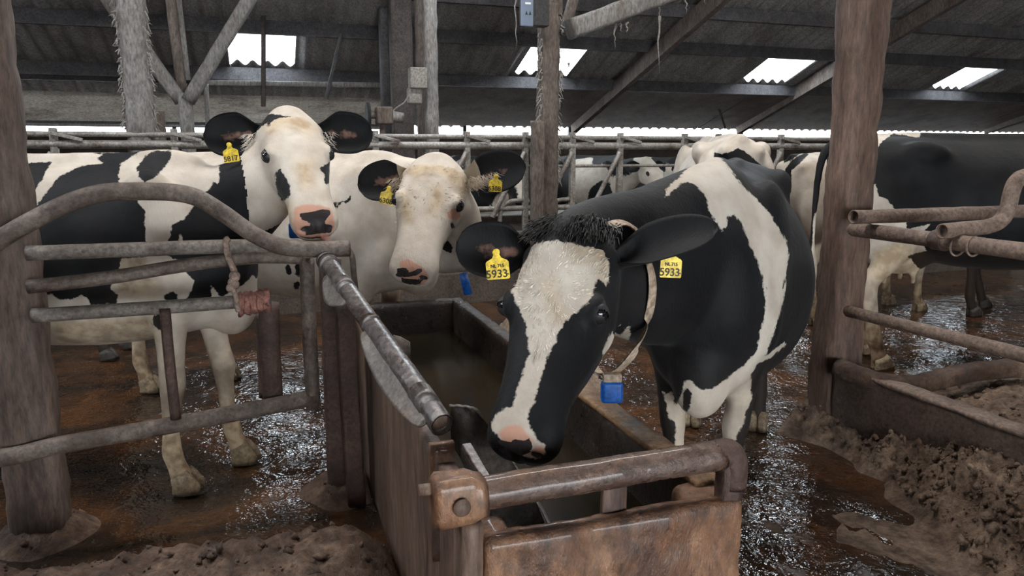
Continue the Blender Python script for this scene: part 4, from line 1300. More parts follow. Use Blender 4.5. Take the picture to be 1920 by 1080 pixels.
        md = ob.modifiers.new('r', 'REMESH'); md.mode = 'VOXEL'; md.voxel_size = voxel; md.adaptivity = 0
        dg = bpy.context.evaluated_depsgraph_get()
        em = bpy.data.meshes.new_from_object(ob.evaluated_get(dg))
        bpy.data.objects.remove(ob); bpy.data.meshes.remove(me)
        n = len(em.vertices)
        V = np.empty(n * 3); em.vertices.foreach_get('co', V); V = V.reshape(-1, 3)
        E_ = np.empty(len(em.edges) * 2, np.int64); em.edges.foreach_get('vertices', E_); E_ = E_.reshape(-1, 2)
        faces = [tuple(p.vertices) for p in em.polygons]
        bpy.data.meshes.remove(em)
        ht = np.array(self.ht - c0); hx, hn, hu = np.array(self.hx), np.array(self.hn), np.array(self.hu)

        def head_xyz(V):
            q = (V - ht) / hs
            return np.stack([(q @ hx) / self.wide, q @ hn, q @ hu], 1)
        h = head_xyz(V)
        headmask = np.clip((h[:, 1] - 0.0) / 0.12, 0, 1) * (np.abs(h[:, 0]) < 0.20) * (h[:, 2] > -0.34) * (h[:, 2] < 0.1) * (h[:, 1] < 0.75)
        low = np.clip((0.62 * s - V[:, 2]) / (0.1 * s), 0, 1)
        ears_soft = np.maximum(headmask, low)
        deg = np.bincount(E_.ravel(), minlength=n).astype(float)
        k_ = voxel / 0.009

        def smooth(V, w, it):
            for _ in range(it):
                A = np.empty_like(V)
                for c in range(3):
                    A[:, c] = (np.bincount(E_[:, 0], V[E_[:, 1], c], n) + np.bincount(E_[:, 1], V[E_[:, 0], c], n)) / deg
                V = V + (A - V) * (0.6 * w)[:, None]
            return V
        V = smooth(V, np.ones(n), max(3, int(7 / k_ ** 2)))
        V = smooth(V, 1 - ears_soft, max(2, int(body_smooth / k_ ** 2)))
        # face details
        h = head_xyz(V)
        ax_ = np.abs(h[:, 0])
        dn = ((ax_ - 0.043) / 0.016) ** 2 + ((h[:, 2] + 0.092 + 0.35 * (ax_ - 0.043)) / 0.011) ** 2
        nos = np.exp(-dn) * (h[:, 1] > 0.56)
        V = V - hn[None, :] * (nos * 0.020 * hs)[:, None]
        mouth = np.exp(-((h[:, 2] + 0.142 - 0.05 * (h[:, 1] - 0.55)) / 0.006) ** 2) * np.clip((h[:, 1] - 0.40) / 0.06, 0, 1) * (h[:, 1] < 0.7) * headmask
        inward = hx[None, :] * np.sign(h[:, 0])[:, None] * -0.6 - hn[None, :] * np.clip((h[:, 1] - 0.55) / 0.06, 0, 1)[:, None]
        V = V + inward * (mouth * 0.010 * hs)[:, None]
        phil = np.exp(-(h[:, 0] / 0.006) ** 2) * np.clip((h[:, 1] - 0.60) / 0.02, 0, 1) * headmask
        V = V - hn[None, :] * (phil * 0.004 * hs)[:, None]
        # hair swirls on the forehead
        fore = np.exp(-((h[:, 1] - 0.12) / 0.12) ** 2 - (h[:, 0] / 0.09) ** 2) * (h[:, 2] > -0.06) * headmask
        idx = np.nonzero(fore > 0.05)[0]
        for i in idx:
            q = Vector(V[i]) * 16
            V[i] += hu * (0.007 * fore[i] * noise.noise(q) + 0.006 * fore[i] * noise.noise(Vector((q.x * 2.2, q.y * 2.2, q.z * 1.1))))
        self.V, self.faces, self.h, self.mask = V, faces, head_xyz(V), headmask > 0.4
        # attributes
        self.coat = np.full(n, -0.30 if base == 'white' else 0.30)
        self.tint = np.zeros((n, 4)); self.tint[:, 3] = 1
        self.cream = np.zeros(n)
        z = V[:, 2]
        leg = np.clip((0.62 * s - z) / (0.40 * s), 0, 1)
        under = np.clip((0.80 * s - z) / (0.25 * s), 0, 1) * 0.55
        self.tint[:, 2] = np.clip(np.maximum(leg, under) * dirt, 0, 1)
        self.tint[:, 1] = np.maximum(nos * 1.2, mouth * 0.9)
        for sgn in (-1, 1):
            d = np.linalg.norm((self.h - np.array([sgn * 0.128, 0.238, -0.044])) * np.array([1, 0.85, 1.15]), axis=1)
            self.tint[:, 1] = np.maximum(self.tint[:, 1], np.clip((0.034 - d) / 0.008, 0, 1))
        self.base = base
        self.extra = []      # ears: joined to the body mesh
        for sgn, e in zip((1, -1), ears):
            if e == 'none': continue
            e = e or {}
            rt = H(sgn * 0.102, 0.04, -0.075)
            tip = e.get('tip') or H(sgn * 0.33, 0.05, -0.13)
            nn = e.get('n') or (self.hn * 0.35 + self.hu * 0.8)
            self.extra.append(ear_mesh(rt, tip, nn, e.get('w', ear_w), 0.05 if e.get('black', True) else -0.05, e.get('white_to', 0.0), e.get('inner', 0.45)))

    def trees(self):
        if not hasattr(self, 'bvh_'):
            P = [Vector(v) + self.root for v in self.V]
            m = self.mask
            self.bvh_ = {'head': BVHTree.FromPolygons(P, [f for f in self.faces if m[f[0]]]), 'body': BVHTree.FromPolygons(P, [f for f in self.faces if not m[f[0]]]),
                         'all': BVHTree.FromPolygons(P, self.faces)}
        return self.bvh_

    def hit(self, x, y, region='all'):
        return self.trees()[region].ray_cast(O, ray(x, y).normalized())[0]

    def patch(self, kind, region, pts):
        """a marking: its outline traced on the hide, then kept in the flat side (or face) coordinates of the cow"""
        tree = self.trees()[region]
        if region == 'head':
            cen = self.H(0, 0.3, -0.05)
        else:
            cen = self.T(0.0, 0, 1.0)
        dirn = (cen - O).normalized()
        X = dirn.cross(Vector((0, 0, 1))).normalized(); Z = X.cross(dirn).normalized()
        near = (cen - O).length - 0.2
        got = []
        for x, y in pts:
            r = ray(x, y).normalized()
            p = tree.ray_cast(O, r)[0]
            got.append((p, r))
        dist = [(p - O).length for p, _ in got if p is not None]
        dflt = sum(dist) / len(dist) if dist else near
        P2 = []
        for p, r in got:
            if p is None: p = O + r * dflt
            q = p - cen
            P2.append((q.dot(X), q.dot(Z)))
        sel = self.mask if region == 'head' else ~self.mask
        Q = self.V[sel] + np.array(self.root - cen)
        q2 = np.stack([Q @ np.array(X), Q @ np.array(Z)], 1)
        sd = poly_sd(q2, P2)
        if kind == 'black': self.coat[sel] = np.maximum(self.coat[sel], sd)
        elif kind == 'white': self.coat[sel] = np.minimum(self.coat[sel], -sd)
        else:
            soft = {'grey': 0.006, 'pink': 0.022, 'cream': 0.05, 'dirt': 0.06}[kind]
            f = np.clip(0.5 + sd / soft, 0, 1)
            if kind == 'grey': self.tint[sel, 1] = np.maximum(self.tint[sel, 1], f)
            elif kind == 'pink': self.tint[sel, 0] = np.maximum(self.tint[sel, 0], f)
            elif kind == 'dirt': self.tint[sel, 2] = np.maximum(self.tint[sel, 2], f * 0.8)
            else: self.cream[sel] = np.maximum(self.cream[sel], f)

    def noise_patches(self, scale, thr, seed, where=None):
        for i, v in enumerate(self.V):
            x = noise.noise(Vector(v) * scale + Vector((seed, seed * 2, 0))) - thr
            if where is None or where(v): self.coat[i] = x * 0.12

    def finish(self, eye_gaze=None, eyes=True, hoof='hoof'):
        vs = [tuple(v) for v in self.V]; fs = list(self.faces)
        coat, tint, cream = list(self.coat), [tuple(t) for t in self.tint], list(self.cream)
        for ev, ef, at in self.extra:
            n = len(vs)
            vs += [tuple(p - self.root) for p in ev]; fs += [tuple(i + n for i in f) for f in ef]
            coat += [a for a, _ in at]; tint += [(p, 0, 0, 1) for _, p in at]; cream += [0.9 if a < 0 else 0.0 for a, _ in at]
        me = bpy.data.meshes.new('body')
        me.from_pydata(vs, [], fs); me.update()
        me.polygons.foreach_set('use_smooth', [True] * len(me.polygons))
        a = me.attributes.new('coat', 'FLOAT', 'POINT'); a.data.foreach_set('value', coat)
        a = me.attributes.new('cream', 'FLOAT', 'POINT'); a.data.foreach_set('value', cream)
        a = me.attributes.new('tint', 'FLOAT_COLOR', 'POINT'); a.data.foreach_set('color', [c for t in tint for c in t])
        me.materials.append(M['coat'])
        o = bpy.data.objects.new('body', me); o.parent = self.thing; col.objects.link(o)
        self.body = o
        for p, k in self.hooves:
            b = MB()
            for sgn in (-1, 1):
                c = p + self.left * (sgn * 0.026 * self.s)
                s = self.s
                pts = [c - self.fwd * 0.012 * s + Vector((0, 0, 0.075 * s)), c + self.fwd * 0.004 * s + Vector((0, 0, 0.045 * s)), c + self.fwd * 0.016 * s + Vector((0, 0, 0.012 * s)), c + self.fwd * 0.018 * s - Vector((0, 0, 0.012 * s))]
                b.sweep(pts, [(0.026 * s, 0.040 * s), (0.027 * s, 0.052 * s), (0.029 * s, 0.062 * s), (0.029 * s, 0.062 * s)], seg=14, up=self.fwd, power=2.4)
            b.build('hoof', M[hoof], self.thing)
        if eyes:
            for sgn in (1, -1):
                c = self.H(sgn * 0.1145, 0.238, -0.045)
                g = (self.hx * (sgn * 0.80) + self.hn * 0.30 + self.hu * 0.52).normalized()
                if eye_gaze: g = (g * 0.7 + (Vector(eye_gaze) - c).normalized() * 0.5).normalized()
                X = g.cross(Vector((0.3, 0.2, 1))).normalized(); Y = g.cross(X)
                r = 0.0255 * self.hs
                mb = MB().ball(c, r, X, Y, g, seg=20, rings=16)
                e = mb.build('eye', M['sclera'], self.thing, wn=False)
                e.data.materials.append(M['iris'])
                for p in e.data.polygons:
                    d = (Vector(p.center) + base_of(self.thing) - c).normalized()
                    p.material_index = 1 if self.lid < 0.1 or d.dot(g) > math.cos(R(self.iris)) else 0
                lm = MB().ball(c, r * 1.13, X, Y, g, seg=24, rings=18)
                keep = []
                for f in lm.f:
                    d = (sum((lm.v[i] for i in f), Vector((0, 0, 0))) / len(f) - c).normalized()
                    if d.dot(-self.hn) > self.lid or d.dot(self.hn) > 0.62 or d.dot(g) < 0.25: keep.append(f)
                lm.f = keep
                lm.build('eyelid', M['hair'], e, wn=False)
        return self


def forehead_hair(cow, count, mat_, length=0.020, ymax=0.34, seed=3):
    rr = random.Random(seed)
    h, co = cow.h, cow.coat
    ok = np.nonzero(cow.mask & (h[:, 1] < ymax) & (h[:, 1] > -0.03) & (h[:, 2] > -0.075) & (co < -0.012) & (cow.tint[:, 1] < 0.05))[0]
    mb = MB()
    for _ in range(count):
        i = ok[rr.randrange(len(ok))]
        p = Vector(cow.V[i]) + cow.root + Vector((rr.uniform(-1, 1), rr.uniform(-1, 1), rr.uniform(-1, 1))) * 0.004
        hxx, hyy = h[i, 0], h[i, 1]
        out = cow.hu * (0.10 + rr.uniform(0, 0.20)) + cow.hx * (hxx * 2.0)
        flow = cow.hx * (hxx * 5 + 0.5 * noise.noise(Vector((hxx * 20, hyy * 20, 1)))) - cow.hn * ((0.21 - hyy) * 5) + cow.hn * (0.5 * noise.noise(Vector((hxx * 18, hyy * 18, 5))))
        d = (flow.normalized() + out * 0.8).normalized()
        l = length * rr.uniform(0.6, 1.2)
        p = p - cow.hu * 0.002
        mb.sweep([p, p + d * (l * 0.6), p + d * l - cow.hu * (l * 0.25)], [0.0012, 0.0010, 0.0003], seg=3, caps=False)
    tag(mb.build('forehead_hair', mat_, cow.thing, wn=False), kind='stuff')


def ear_hair(cow, sgn, tip, mat_, count, length, s0=0.05, s1=0.5, seed=1):
    rr = random.Random(seed)
    root = cow.H(sgn * 0.102, 0.04, -0.075); tip = Vector(tip)
    d = (tip - root); L = d.length; d.normalize()
    mb = MB()
    for _ in range(count):
        f = rr.uniform(s0, s1)
        p = root + d * (L * f) - Vector((0, 0, 1)) * rr.uniform(0.0, 0.06) + Vector((rr.uniform(-.01, .01), rr.uniform(-0.02, 0.005), 0))
        e = (Vector((0, -0.35, -0.75)) + d * rr.uniform(0.1, 0.9) + Vector((rr.uniform(-.4, .4), rr.uniform(-.3, .3), rr.uniform(-.2, .5)))).normalized()
        l = length * rr.uniform(0.5, 1.2)
        mb.sweep([p, p + e * (l * 0.6), p + e * l + d * (l * 0.2)], [0.0012, 0.0010, 0.0003], seg=3, caps=False)
    tag(mb.build('ear_hair', mat_, cow.thing, wn=False), kind='stuff')


def yellow_tag(cow, p, up, normal, w, number, small=None, top=None):
    """ear tag with its printed number"""
    n = Vector(normal).normalized(); Z = Vector(up); Z = (Z - n * Z.dot(n)).normalized(); X = Z.cross(n).normalized() * 1.0
    X = -n.cross(Z).normalized() if X.length == 0 else X
    prof = [(-0.5, -0.45), (-0.46, -0.5), (0.46, -0.5), (0.5, -0.45), (0.5, 0.22), (0.44, 0.30), (0.20, 0.42), (0.13, 0.56), (0.10, 0.80), (-0.10, 0.80), (-0.13, 0.56), (-0.20, 0.42), (-0.44, 0.30), (-0.5, 0.22)]
    th = 0.003
    vs = [p + X * (a * w) + Z * (b * w) + n * (th / 2) for a, b in prof] + [p + X * (a * w) + Z * (b * w) - n * (th / 2) for a, b in prof]
    k = len(prof)
    fs = [tuple(range(k)), tuple(range(2 * k - 1, k - 1, -1))] + [(i, i + k, (i + 1) % k + k, (i + 1) % k) for i in range(k)]
    t = link_mesh('ear_tag', vs, fs, M['yellow'], cow.thing, smooth=False)
    MB().sweep([p + Z * (0.66 * w) - n * 0.012, p + Z * (0.66 * w) + n * 0.006], 0.15 * w, seg=14).build('button', M['yellow'], t)
    for txt, size, dx, dz in ((number, 0.42, -0.05, -0.42), (small, 0.20, 0.42, -0.43), (top, 0.17, 0.0, 0.02)):
        if not txt: continue
        cu = bpy.data.curves.new('print', 'FONT'); cu.body = txt; cu.size = size * w * 1.15; cu.align_x = 'CENTER'; cu.extrude = 0.0004; cu.offset = 0.0006 * (w / 0.07)
        ob = bpy.data.objects.new('tmp', cu); col.objects.link(ob)
        me = bpy.data.meshes.new_from_object(ob.evaluated_get(bpy.context.evaluated_depsgraph_get()))
        bpy.data.objects.remove(ob)
        mt = Matrix((X, Z, n)).transposed().to_4x4()
        mt.translation = p + X * (dx * w) + Z * (dz * w) + n * (th / 2 + 0.0006) - base_of(cow.thing)
        me.transform(mt)
        me.materials.append(M['ink'])
        o = bpy.data.objects.new('tag_print', me); o.parent = t; col.objects.link(o)
    return t


def zz(pts, k, ox, oy):
    return [(ox + x / k, oy + y / k) for x, y in pts]


# --- spotted cow behind the gate
A = Cow('black and white spotted cow behind the gate, white face turned to us, tongue out', (-2.14, 3.42), (1, 0), 1.03,
        head=((-1.021, 3.501, 1.686), (0.9033, 0.4277, 0.0327), (0.3529, -0.6978, -0.6233), (0.2438, -0.5746, 0.7813)), hs=1.08,
        front=((0.14, -0.09), (0.0, -0.08)), hind=((0.1, 0.0), (-0.1, 0.0)), neck=[(-1.16, 3.46, 1.34)], wide=1.05, iris=40, lid=0.42,
        neck_r=[(0.18, 0.29), (0.165, 0.25), (0.13, 0.17), (0.085, 0.12), (0.065, 0.09)],
        ears=({'tip': py(699, 254, 3.62), 'n': (-0.1, -1, 0.15), 'w': 0.088, 'inner': 0.50}, {'tip': py(382, 259, 3.40), 'n': (0.15, -1, 0.15), 'w': 0.088, 'inner': 0.50}))
b = 'body'
A.patch('black', b, [(20, 312), (60, 305), (96, 303), (80, 335), (64, 358), (66, 386), (86, 362), (110, 332), (150, 312), (193, 306), (182, 298), (191, 291), (182, 277), (268, 277), (250, 292), (226, 306), (222, 340), (236, 347),
                     (252, 343), (262, 350), (258, 378), (272, 396), (273, 450), (276, 482), (228, 483), (222, 507), (206, 542), (221, 552), (218, 570), (170, 572), (166, 560), (155, 553), (130, 561), (110, 562), (98, 553), (70, 551), (20, 548)])
A.patch('black', b, [(295, 277), (325, 277), (322, 292), (305, 318), (287, 336), (272, 341), (258, 332), (258, 312), (275, 290)])
A.patch('black', b, [(420, 299), (411, 320), (409, 345), (401, 340), (393, 356), (380, 362), (362, 388), (345, 412), (322, 420), (320, 440), (312, 455), (314, 480), (333, 488), (352, 512), (363, 527), (358, 545), (350, 562), (372, 564), (395, 560),
                     (396, 535), (414, 556), (440, 545), (475, 515), (495, 525), (520, 507), (530, 480), (545, 420), (575, 300), (560, 240), (500, 200), (450, 240)])
A.patch('white', b, [(336, 438), (342, 440), (342, 455), (336, 450)])
A.patch('black', b, [(310, 553), (325, 545), (333, 553), (331, 563), (308, 563)])
A.patch('black', b, [(287, 592), (298, 588), (305, 595), (305, 617), (297, 618), (288, 610)])
A.patch('dirt', b, [(95, 600), (290, 590), (300, 640), (290, 670), (100, 680)])
A.patch('dirt', b, [(225, 480), (270, 470), (300, 540), (280, 560), (210, 555)])
hd = 'head'
z = lambda *p: zz(p, 3.6, 360, 170)
A.patch('black', hd, z((560, 560), (572, 540), (598, 533), (635, 580), (660, 640), (660, 705), (640, 735), (610, 740), (580, 700), (566, 630)))
A.patch('black', hd, z((868, 516), (900, 500), (935, 485), (935, 620), (900, 640), (890, 560), (872, 538)))
A.patch('black', hd, z((480, 205), (500, 150), (545, 105), (620, 90), (625, 106), (570, 132), (530, 168), (500, 205)))
A.patch('pink', hd, z((690, 790), (760, 765), (850, 770), (930, 790), (960, 850), (965, 940), (900, 990), (780, 990), (700, 980), (680, 900)))
A.patch('grey', hd, z((720, 828), (800, 820), (880, 800), (930, 806), (935, 830), (897, 882), (905, 905), (945, 915), (942, 958), (850, 965), (770, 978), (765, 942), (800, 905), (790, 888), (742, 872)))
A.patch('cream', hd, z((470, 230), (560, 140), (640, 120), (760, 170), (840, 260), (800, 300), (640, 240), (520, 300)))
A.patch('cream', hd, z((560, 780), (660, 740), (700, 800), (680, 900), (620, 900)))
A.patch('cream', hd, z((700, 480), (800, 470), (820, 640), (740, 660)))
A.finish(eye_gaze=(0, -1, 1.2))
ear_hair(A, -1, py(382, 259, 3.40), M['hair_white'], 90, 0.035, 0.05, 0.3)
ear_hair(A, 1, py(699, 254, 3.62), M['hair_white'], 60, 0.03, 0.05, 0.3)
tg = MB()
tp_ = [A.H(0.030, 0.575, -0.145), A.H(0.034, 0.640, -0.143), A.H(0.036, 0.668, -0.165), A.H(0.034, 0.660, -0.195)]
tg.sweep(catmull(tp_, 5), [(0.032, 0.014)] * 14 + [(0.024, 0.011), (0.010, 0.005)], seg=14, up=A.hn)
tg.build('tongue', M['tongue'], A.thing)
yellow_tag(A, py(433, 290, 3.36), (-0.15, 0, 1), (0.1, -1, 0.1), 0.066, '5817', None, '')
MB().box(A.H(-0.02, 0.42, -0.30) + Vector((-0.02, 0.04, 0.0)), (0.07, 0.05, 0.07)).build('neck_sensor', M['blue'], A.thing, bevel=0.01)

# --- white cow behind the trough
B = Cow('white cow with tan poll and yellow tags in black ears, standing behind the trough', (-1.36, 4.57), (0.975, -0.22), 1.03,
        head=((-0.3905, 3.9139, 1.4704), (0.9926, -0.0692, -0.0993), (-0.1185, -0.7227, -0.681), (0.0247, -0.6877, 0.7255)), hs=1.12,
        front=((-0.1, 0), (-0.22, -0.02)), hind=((0.1, 0), (-0.22, 0.0)), neck=[(-0.35, 4.12, 1.14)], dirt=1.0, wide=1.2,
        neck_r=[(0.18, 0.32), (0.175, 0.31), (0.15, 0.30), (0.10, 0.17), (0.075, 0.11)],
        ears=({'tip': py(985, 312, 3.78), 'n': (-0.2, -1, 0.2), 'w': 0.10, 'white_to': 0.24, 'inner': 0.4}, {'tip': py(672, 352, 3.86), 'n': (0.15, -1, 0.15), 'w': 0.092, 'white_to': 0.22, 'inner': 0.50}))
z = lambda *p: zz(p, 3.6, 660, 260)
B.patch('black', hd, z((676, 480), (700, 470), (725, 480), (720, 505), (715, 535), (700, 540), (695, 515), (678, 500)))
B.patch('black', hd, z((665, 575), (680, 563), (695, 580), (692, 605), (675, 610), (665, 595)))
B.patch('black', hd, z((612, 730), (625, 700), (650, 694), (675, 710), (682, 740), (665, 770), (640, 775), (618, 760)))
B.patch('cream', hd, z((360, 230), (400, 110), (480, 60), (600, 60), (720, 130), (800, 260), (860, 300), (760, 380), (700, 330), (620, 250), (520, 230), (430, 260)))
B.patch('cream', hd, z((330, 370), (370, 360), (385, 420), (400, 560), (370, 560), (330, 450)))
B.patch('cream', hd, z((545, 330), (600, 330), (620, 420), (560, 520), (520, 500)))
B.patch('cream', hd, z((740, 240), (870, 290), (860, 370), (760, 390)))
B.patch('pink', hd, z((320, 830), (380, 810), (470, 860), (510, 900), (520, 950), (480, 990), (400, 970), (320, 930)))
B.patch('pink', hd, z((640, 500), (680, 470), (730, 480), (740, 530), (700, 550), (650, 540)))
B.patch('grey', hd, z((300, 880), (330, 870), (365, 872), (390, 905), (440, 880), (475, 880), (475, 900), (430, 925), (400, 930), (350, 935), (310, 915)))
B.patch('grey', hd, z((330, 940), (440, 950), (470, 960), (465, 980), (400, 985), (340, 970)))
B.patch('black', b, z((-80, 445), (-62, 420), (-100, 440), (-112, 470), (-95, 470)))
for q in ([(534, 500), (541, 494), (547, 505), (545, 516), (537, 513)], [(553, 497), (560, 490), (564, 508), (561, 520), (554, 515)], [(551, 533), (558, 525), (562, 533), (560, 542), (552, 542)],
          [(620, 385), (628, 378), (634, 380), (628, 392), (622, 394)], [(644, 378), (652, 372), (658, 366), (656, 378), (648, 382)]):
    B.patch('black', b, q)
B.finish(eye_gaze=(0, -1, 1.0))
forehead_hair(B, 420, M['hair_cream'], 0.016)
ear_hair(B, 1, py(985, 312, 3.78), M['hair_cream'], 240, 0.05, 0.05, 0.55)
ear_hair(B, -1, py(672, 352, 3.86), M['hair_cream'], 140, 0.04, 0.05, 0.4)
yellow_tag(B, py(726, 370, 3.80), (0.22, 0, 1), (0.1, -1, 0.1), 0.072, '6308', None, '')
yellow_tag(B, py(929, 347, 3.70), (0.05, 0, 1), (-0.2, -1, 0.1), 0.066, '6308', None, '')
MB().sweep([py(868, 512, 3.96), py(872, 528, 3.95), py(878, 552, 3.95)], (0.016, 0.022), seg=12, power=4).build('neck_sensor', M['blue'], B.thing)

# --- drinking cow
C = Cow('black cow with white blaze and white belt, head bent over the trough to drink', (0.955, 3.345), (-0.343, -0.94), 1.01,
        head=((0.1619, 2.1449, 1.2858), (0.9238, -0.3827, 0.0065), (-0.2623, -0.6454, -0.7174), (-0.2787, -0.6611, 0.6966)), hs=1.05,
        front=((0.0, -0.07), (0.02, 0.08)), hind=((0.0, 0), (0.05, 0)), base='black', neck=[(0.47, 2.48, 1.13)], sag=0.085, girth=1.04, dirt=0.7, wide=1.10, lid=-0.05, jaw=1.30,
        neck_r=[(0.19, 0.33), (0.18, 0.335), (0.15, 0.28), (0.104, 0.172), (0.073, 0.11)],
        ears=({'tip': py(1345, 425, 2.02), 'n': (0.35, -0.5, 0.55), 'w': 0.066, 'inner': 0.12}, {'tip': py(855, 462, 2.20), 'n': (-0.1, -1, 0.25), 'w': 0.075, 'inner': 0.50}))
z = lambda *p: zz(p, 2.16, 840, 380)
C.patch('white', hd, z((345, 118), (365, 135), (440, 150), (520, 172), (640, 165), (655, 250), (645, 345), (612, 312), (570, 400), (470, 486), (452, 525), (400, 640), (372, 730), (322, 880), (360, 950), (392, 985), (395, 1012), (370, 1040),
                       (322, 1030), (250, 1000), (190, 940), (175, 900), (190, 860), (262, 820), (300, 700), (330, 600), (312, 480), (270, 400), (248, 330), (268, 270), (310, 200)))
C.patch('white', hd, z((625, 600), (662, 520), (700, 540), (735, 490), (741, 500), (717, 570), (680, 632), (640, 642)))
C.patch('white', b, z((625, 600), (662, 520), (700, 540), (735, 490), (741, 500), (717, 570), (680, 632), (640, 642)))
C.patch('white', b, z((660, 655), (700, 640), (735, 655), (780, 672), (770, 685), (700, 680)))
C.patch('pink', hd, z((200, 930), (240, 900), (290, 900), (330, 940), (350, 970), (300, 1000), (230, 985)))
C.patch('pink', hd, z((345, 985), (385, 985), (395, 1015), (365, 1040), (335, 1030)))
C.patch('cream', hd, z((480, 180), (560, 165), (660, 165), (660, 260), (630, 330), (600, 250), (520, 220)))
C.patch('cream', hd, z((395, 320), (420, 320), (450, 420), (480, 470), (430, 480), (410, 400)))
C.patch('grey', hd, z((205, 955), (240, 970), (270, 960), (300, 965), (330, 955), (345, 985), (330, 1010), (300, 1025), (240, 1000), (200, 970)))
z = lambda *p: zz(p, 3.485, 1140, 250)
belt = z((375, 415), (385, 360), (470, 280), (560, 200), (600, 140), (700, 122), (740, 140), (790, 220), (850, 310), (960, 420), (1040, 500), (1110, 610), (1160, 700), (1185, 790), (1168, 900), (1142, 1010))
belt += zz([(585, 500), (565, 620), (520, 760), (470, 915)], 3, 1280, 360)
belt += zz([(900, 250), (1050, 150), (1058, 165), (960, 250), (855, 300), (850, 330), (820, 370), (828, 520), (780, 660), (700, 850), (640, 1000), (300, 1000), (310, 700), (262, 650), (250, 575), (180, 515), (240, 510), (292, 480), (310, 585), (330, 558), (362, 470),
            (368, 420), (410, 405), (435, 430), (495, 472), (560, 465), (720, 350), (810, 270), (860, 200), (880, 80)], 3.6, 1180, 600)
belt += zz([(460, 700), (468, 540)], 3, 1280, 360)
belt += z((1030, 1080), (1000, 900), (930, 740), (870, 580), (820, 530), (772, 545), (782, 600), (742, 640), (700, 570), (660, 500), (640, 420), (570, 332), (520, 320), (470, 332), (420, 385))
C.patch('white', b, belt)
z = lambda *p: zz(p, 3.6, 1180, 600)
C.patch('black', b, z((360, 505), (372, 470), (390, 460), (415, 490), (417, 560), (388, 622), (362, 602)))
z = lambda *p: zz(p, 3.485, 1140, 250)
C.finish()
forehead_hair(C, 1000, M['hair_white'], 0.015, 0.42)
# forelock and fringe
hm = MB()
for i in range(1500):
    x = random.gauss(0, 0.052); y = random.uniform(-0.055, 0.035)
    if abs(x) > 0.12: continue
    zt = 0.006 - 0.9 * max(0, abs(x) - 0.05) ** 1.3 - (0.5 * max(0, -y) ** 1.1)
    p = C.H(x, y, zt - 0.010)
    d = (C.hu * random.uniform(0.7, 1.1) + C.hn * (random.uniform(-0.2, 0.9)) + C.hx * (x * 5 + random.gauss(0, 0.25))).normalized()
    l = random.uniform(0.020, 0.046)
    e = p + d * l + C.hn * (l * 0.5) - C.hu * (l * 0.05)
    m_ = p + d * (l * 0.6)
    hm.sweep([p, m_, e], [0.0021, 0.0016, 0.0004], seg=4, caps=False)
tag(hm.build('poll_hair', M['hair'], C.thing, wn=False), kind='stuff')
yellow_tag(C, py(933, 502, 2.10), (-0.10, 0, 1), (-0.10, -1, 0.05), 0.066, '5933', '9', 'NL 715')
yellow_tag(C, py(1258, 499, 2.10), (0.08, 0, 1), (0.25, -1, 0.1), 0.066, '5933', '9', 'NL 715')
# collar strap round the neck, with its blue sensor
strap_px = [((1142, 424), 2.38), ((1165, 417), 2.36), ((1186, 426), 2.34), ((1200, 444), 2.32), ((1212, 480), 2.27), ((1222, 520), 2.22), ((1222, 560), 2.20), ((1212, 605), 2.20), ((1195, 650), 2.22), ((1172, 682), 2.26), ((1145, 700), 2.34)]
sp_ = []
for (x, y), dflt in strap_px:
    h_ = C.hit(x, y, 'all')
    d_ = ray(x, y).normalized()
    if h_ is not None and abs(h_.y - dflt) < 0.45: sp_.append(h_ - d_ * 0.012)
    else: sp_.append(py(x, y, dflt))
back = [py(1115, 690, 2.55), py(1090, 620, 2.72), py(1090, 520, 2.76), py(1112, 440, 2.62)]
ring_ = catmull(sp_ + back + [sp_[0]], 5)
nc = sum(ring_, Vector((0, 0, 0))) / len(ring_)
nv_ = len(ring_)
st = MB()
ax_n = (C.H(0, 0, -0.1) - Vector((0.6, 2.6, 1.2))).normalized()
vs = []
for i, p in enumerate(ring_):
    tn = (ring_[(i + 1) % nv_] - ring_[i - 1]).normalized()
    out = (p - nc); out = (out - ax_n * out.dot(ax_n)).normalized()
    wd = tn.cross(out).normalized()
    for a, c_ in ((-0.019, -0.003), (0.019, -0.003), (0.019, 0.003), (-0.019, 0.003)):
        vs.append(p + wd * a + out * c_)
fs = [(i * 4 + k, i * 4 + (k + 1) % 4, ((i + 1) % nv_) * 4 + (k + 1) % 4, ((i + 1) % nv_) * 4 + k) for i in range(nv_ - 1) for k in range(4)]
st.add(vs, fs)
cr = st.build('collar', M['strap'], C.thing)
bp_ = sp_[3]
MB().box(bp_ - ray(1203, 448).normalized() * 0.008, (0.05, 0.014, 0.035), (sp_[4] - sp_[2]).normalized().cross(Vector((0, 1, 0))).normalized(), Vector((0, 1, 0)), (sp_[4] - sp_[2]).normalized()).build('buckle', M['strap'], cr, bevel=0.004)
sc_ = py(1147, 734, 2.28)
MB().box(sc_, (0.070, 0.045, 0.072)).build('sensor', M['blue'], cr, bevel=0.012)
MB().box(sc_ + Vector((0, 0, 0.045)), (0.06, 0.03, 0.03)).build('sensor_holder', M['strap'], cr, bevel=0.006)

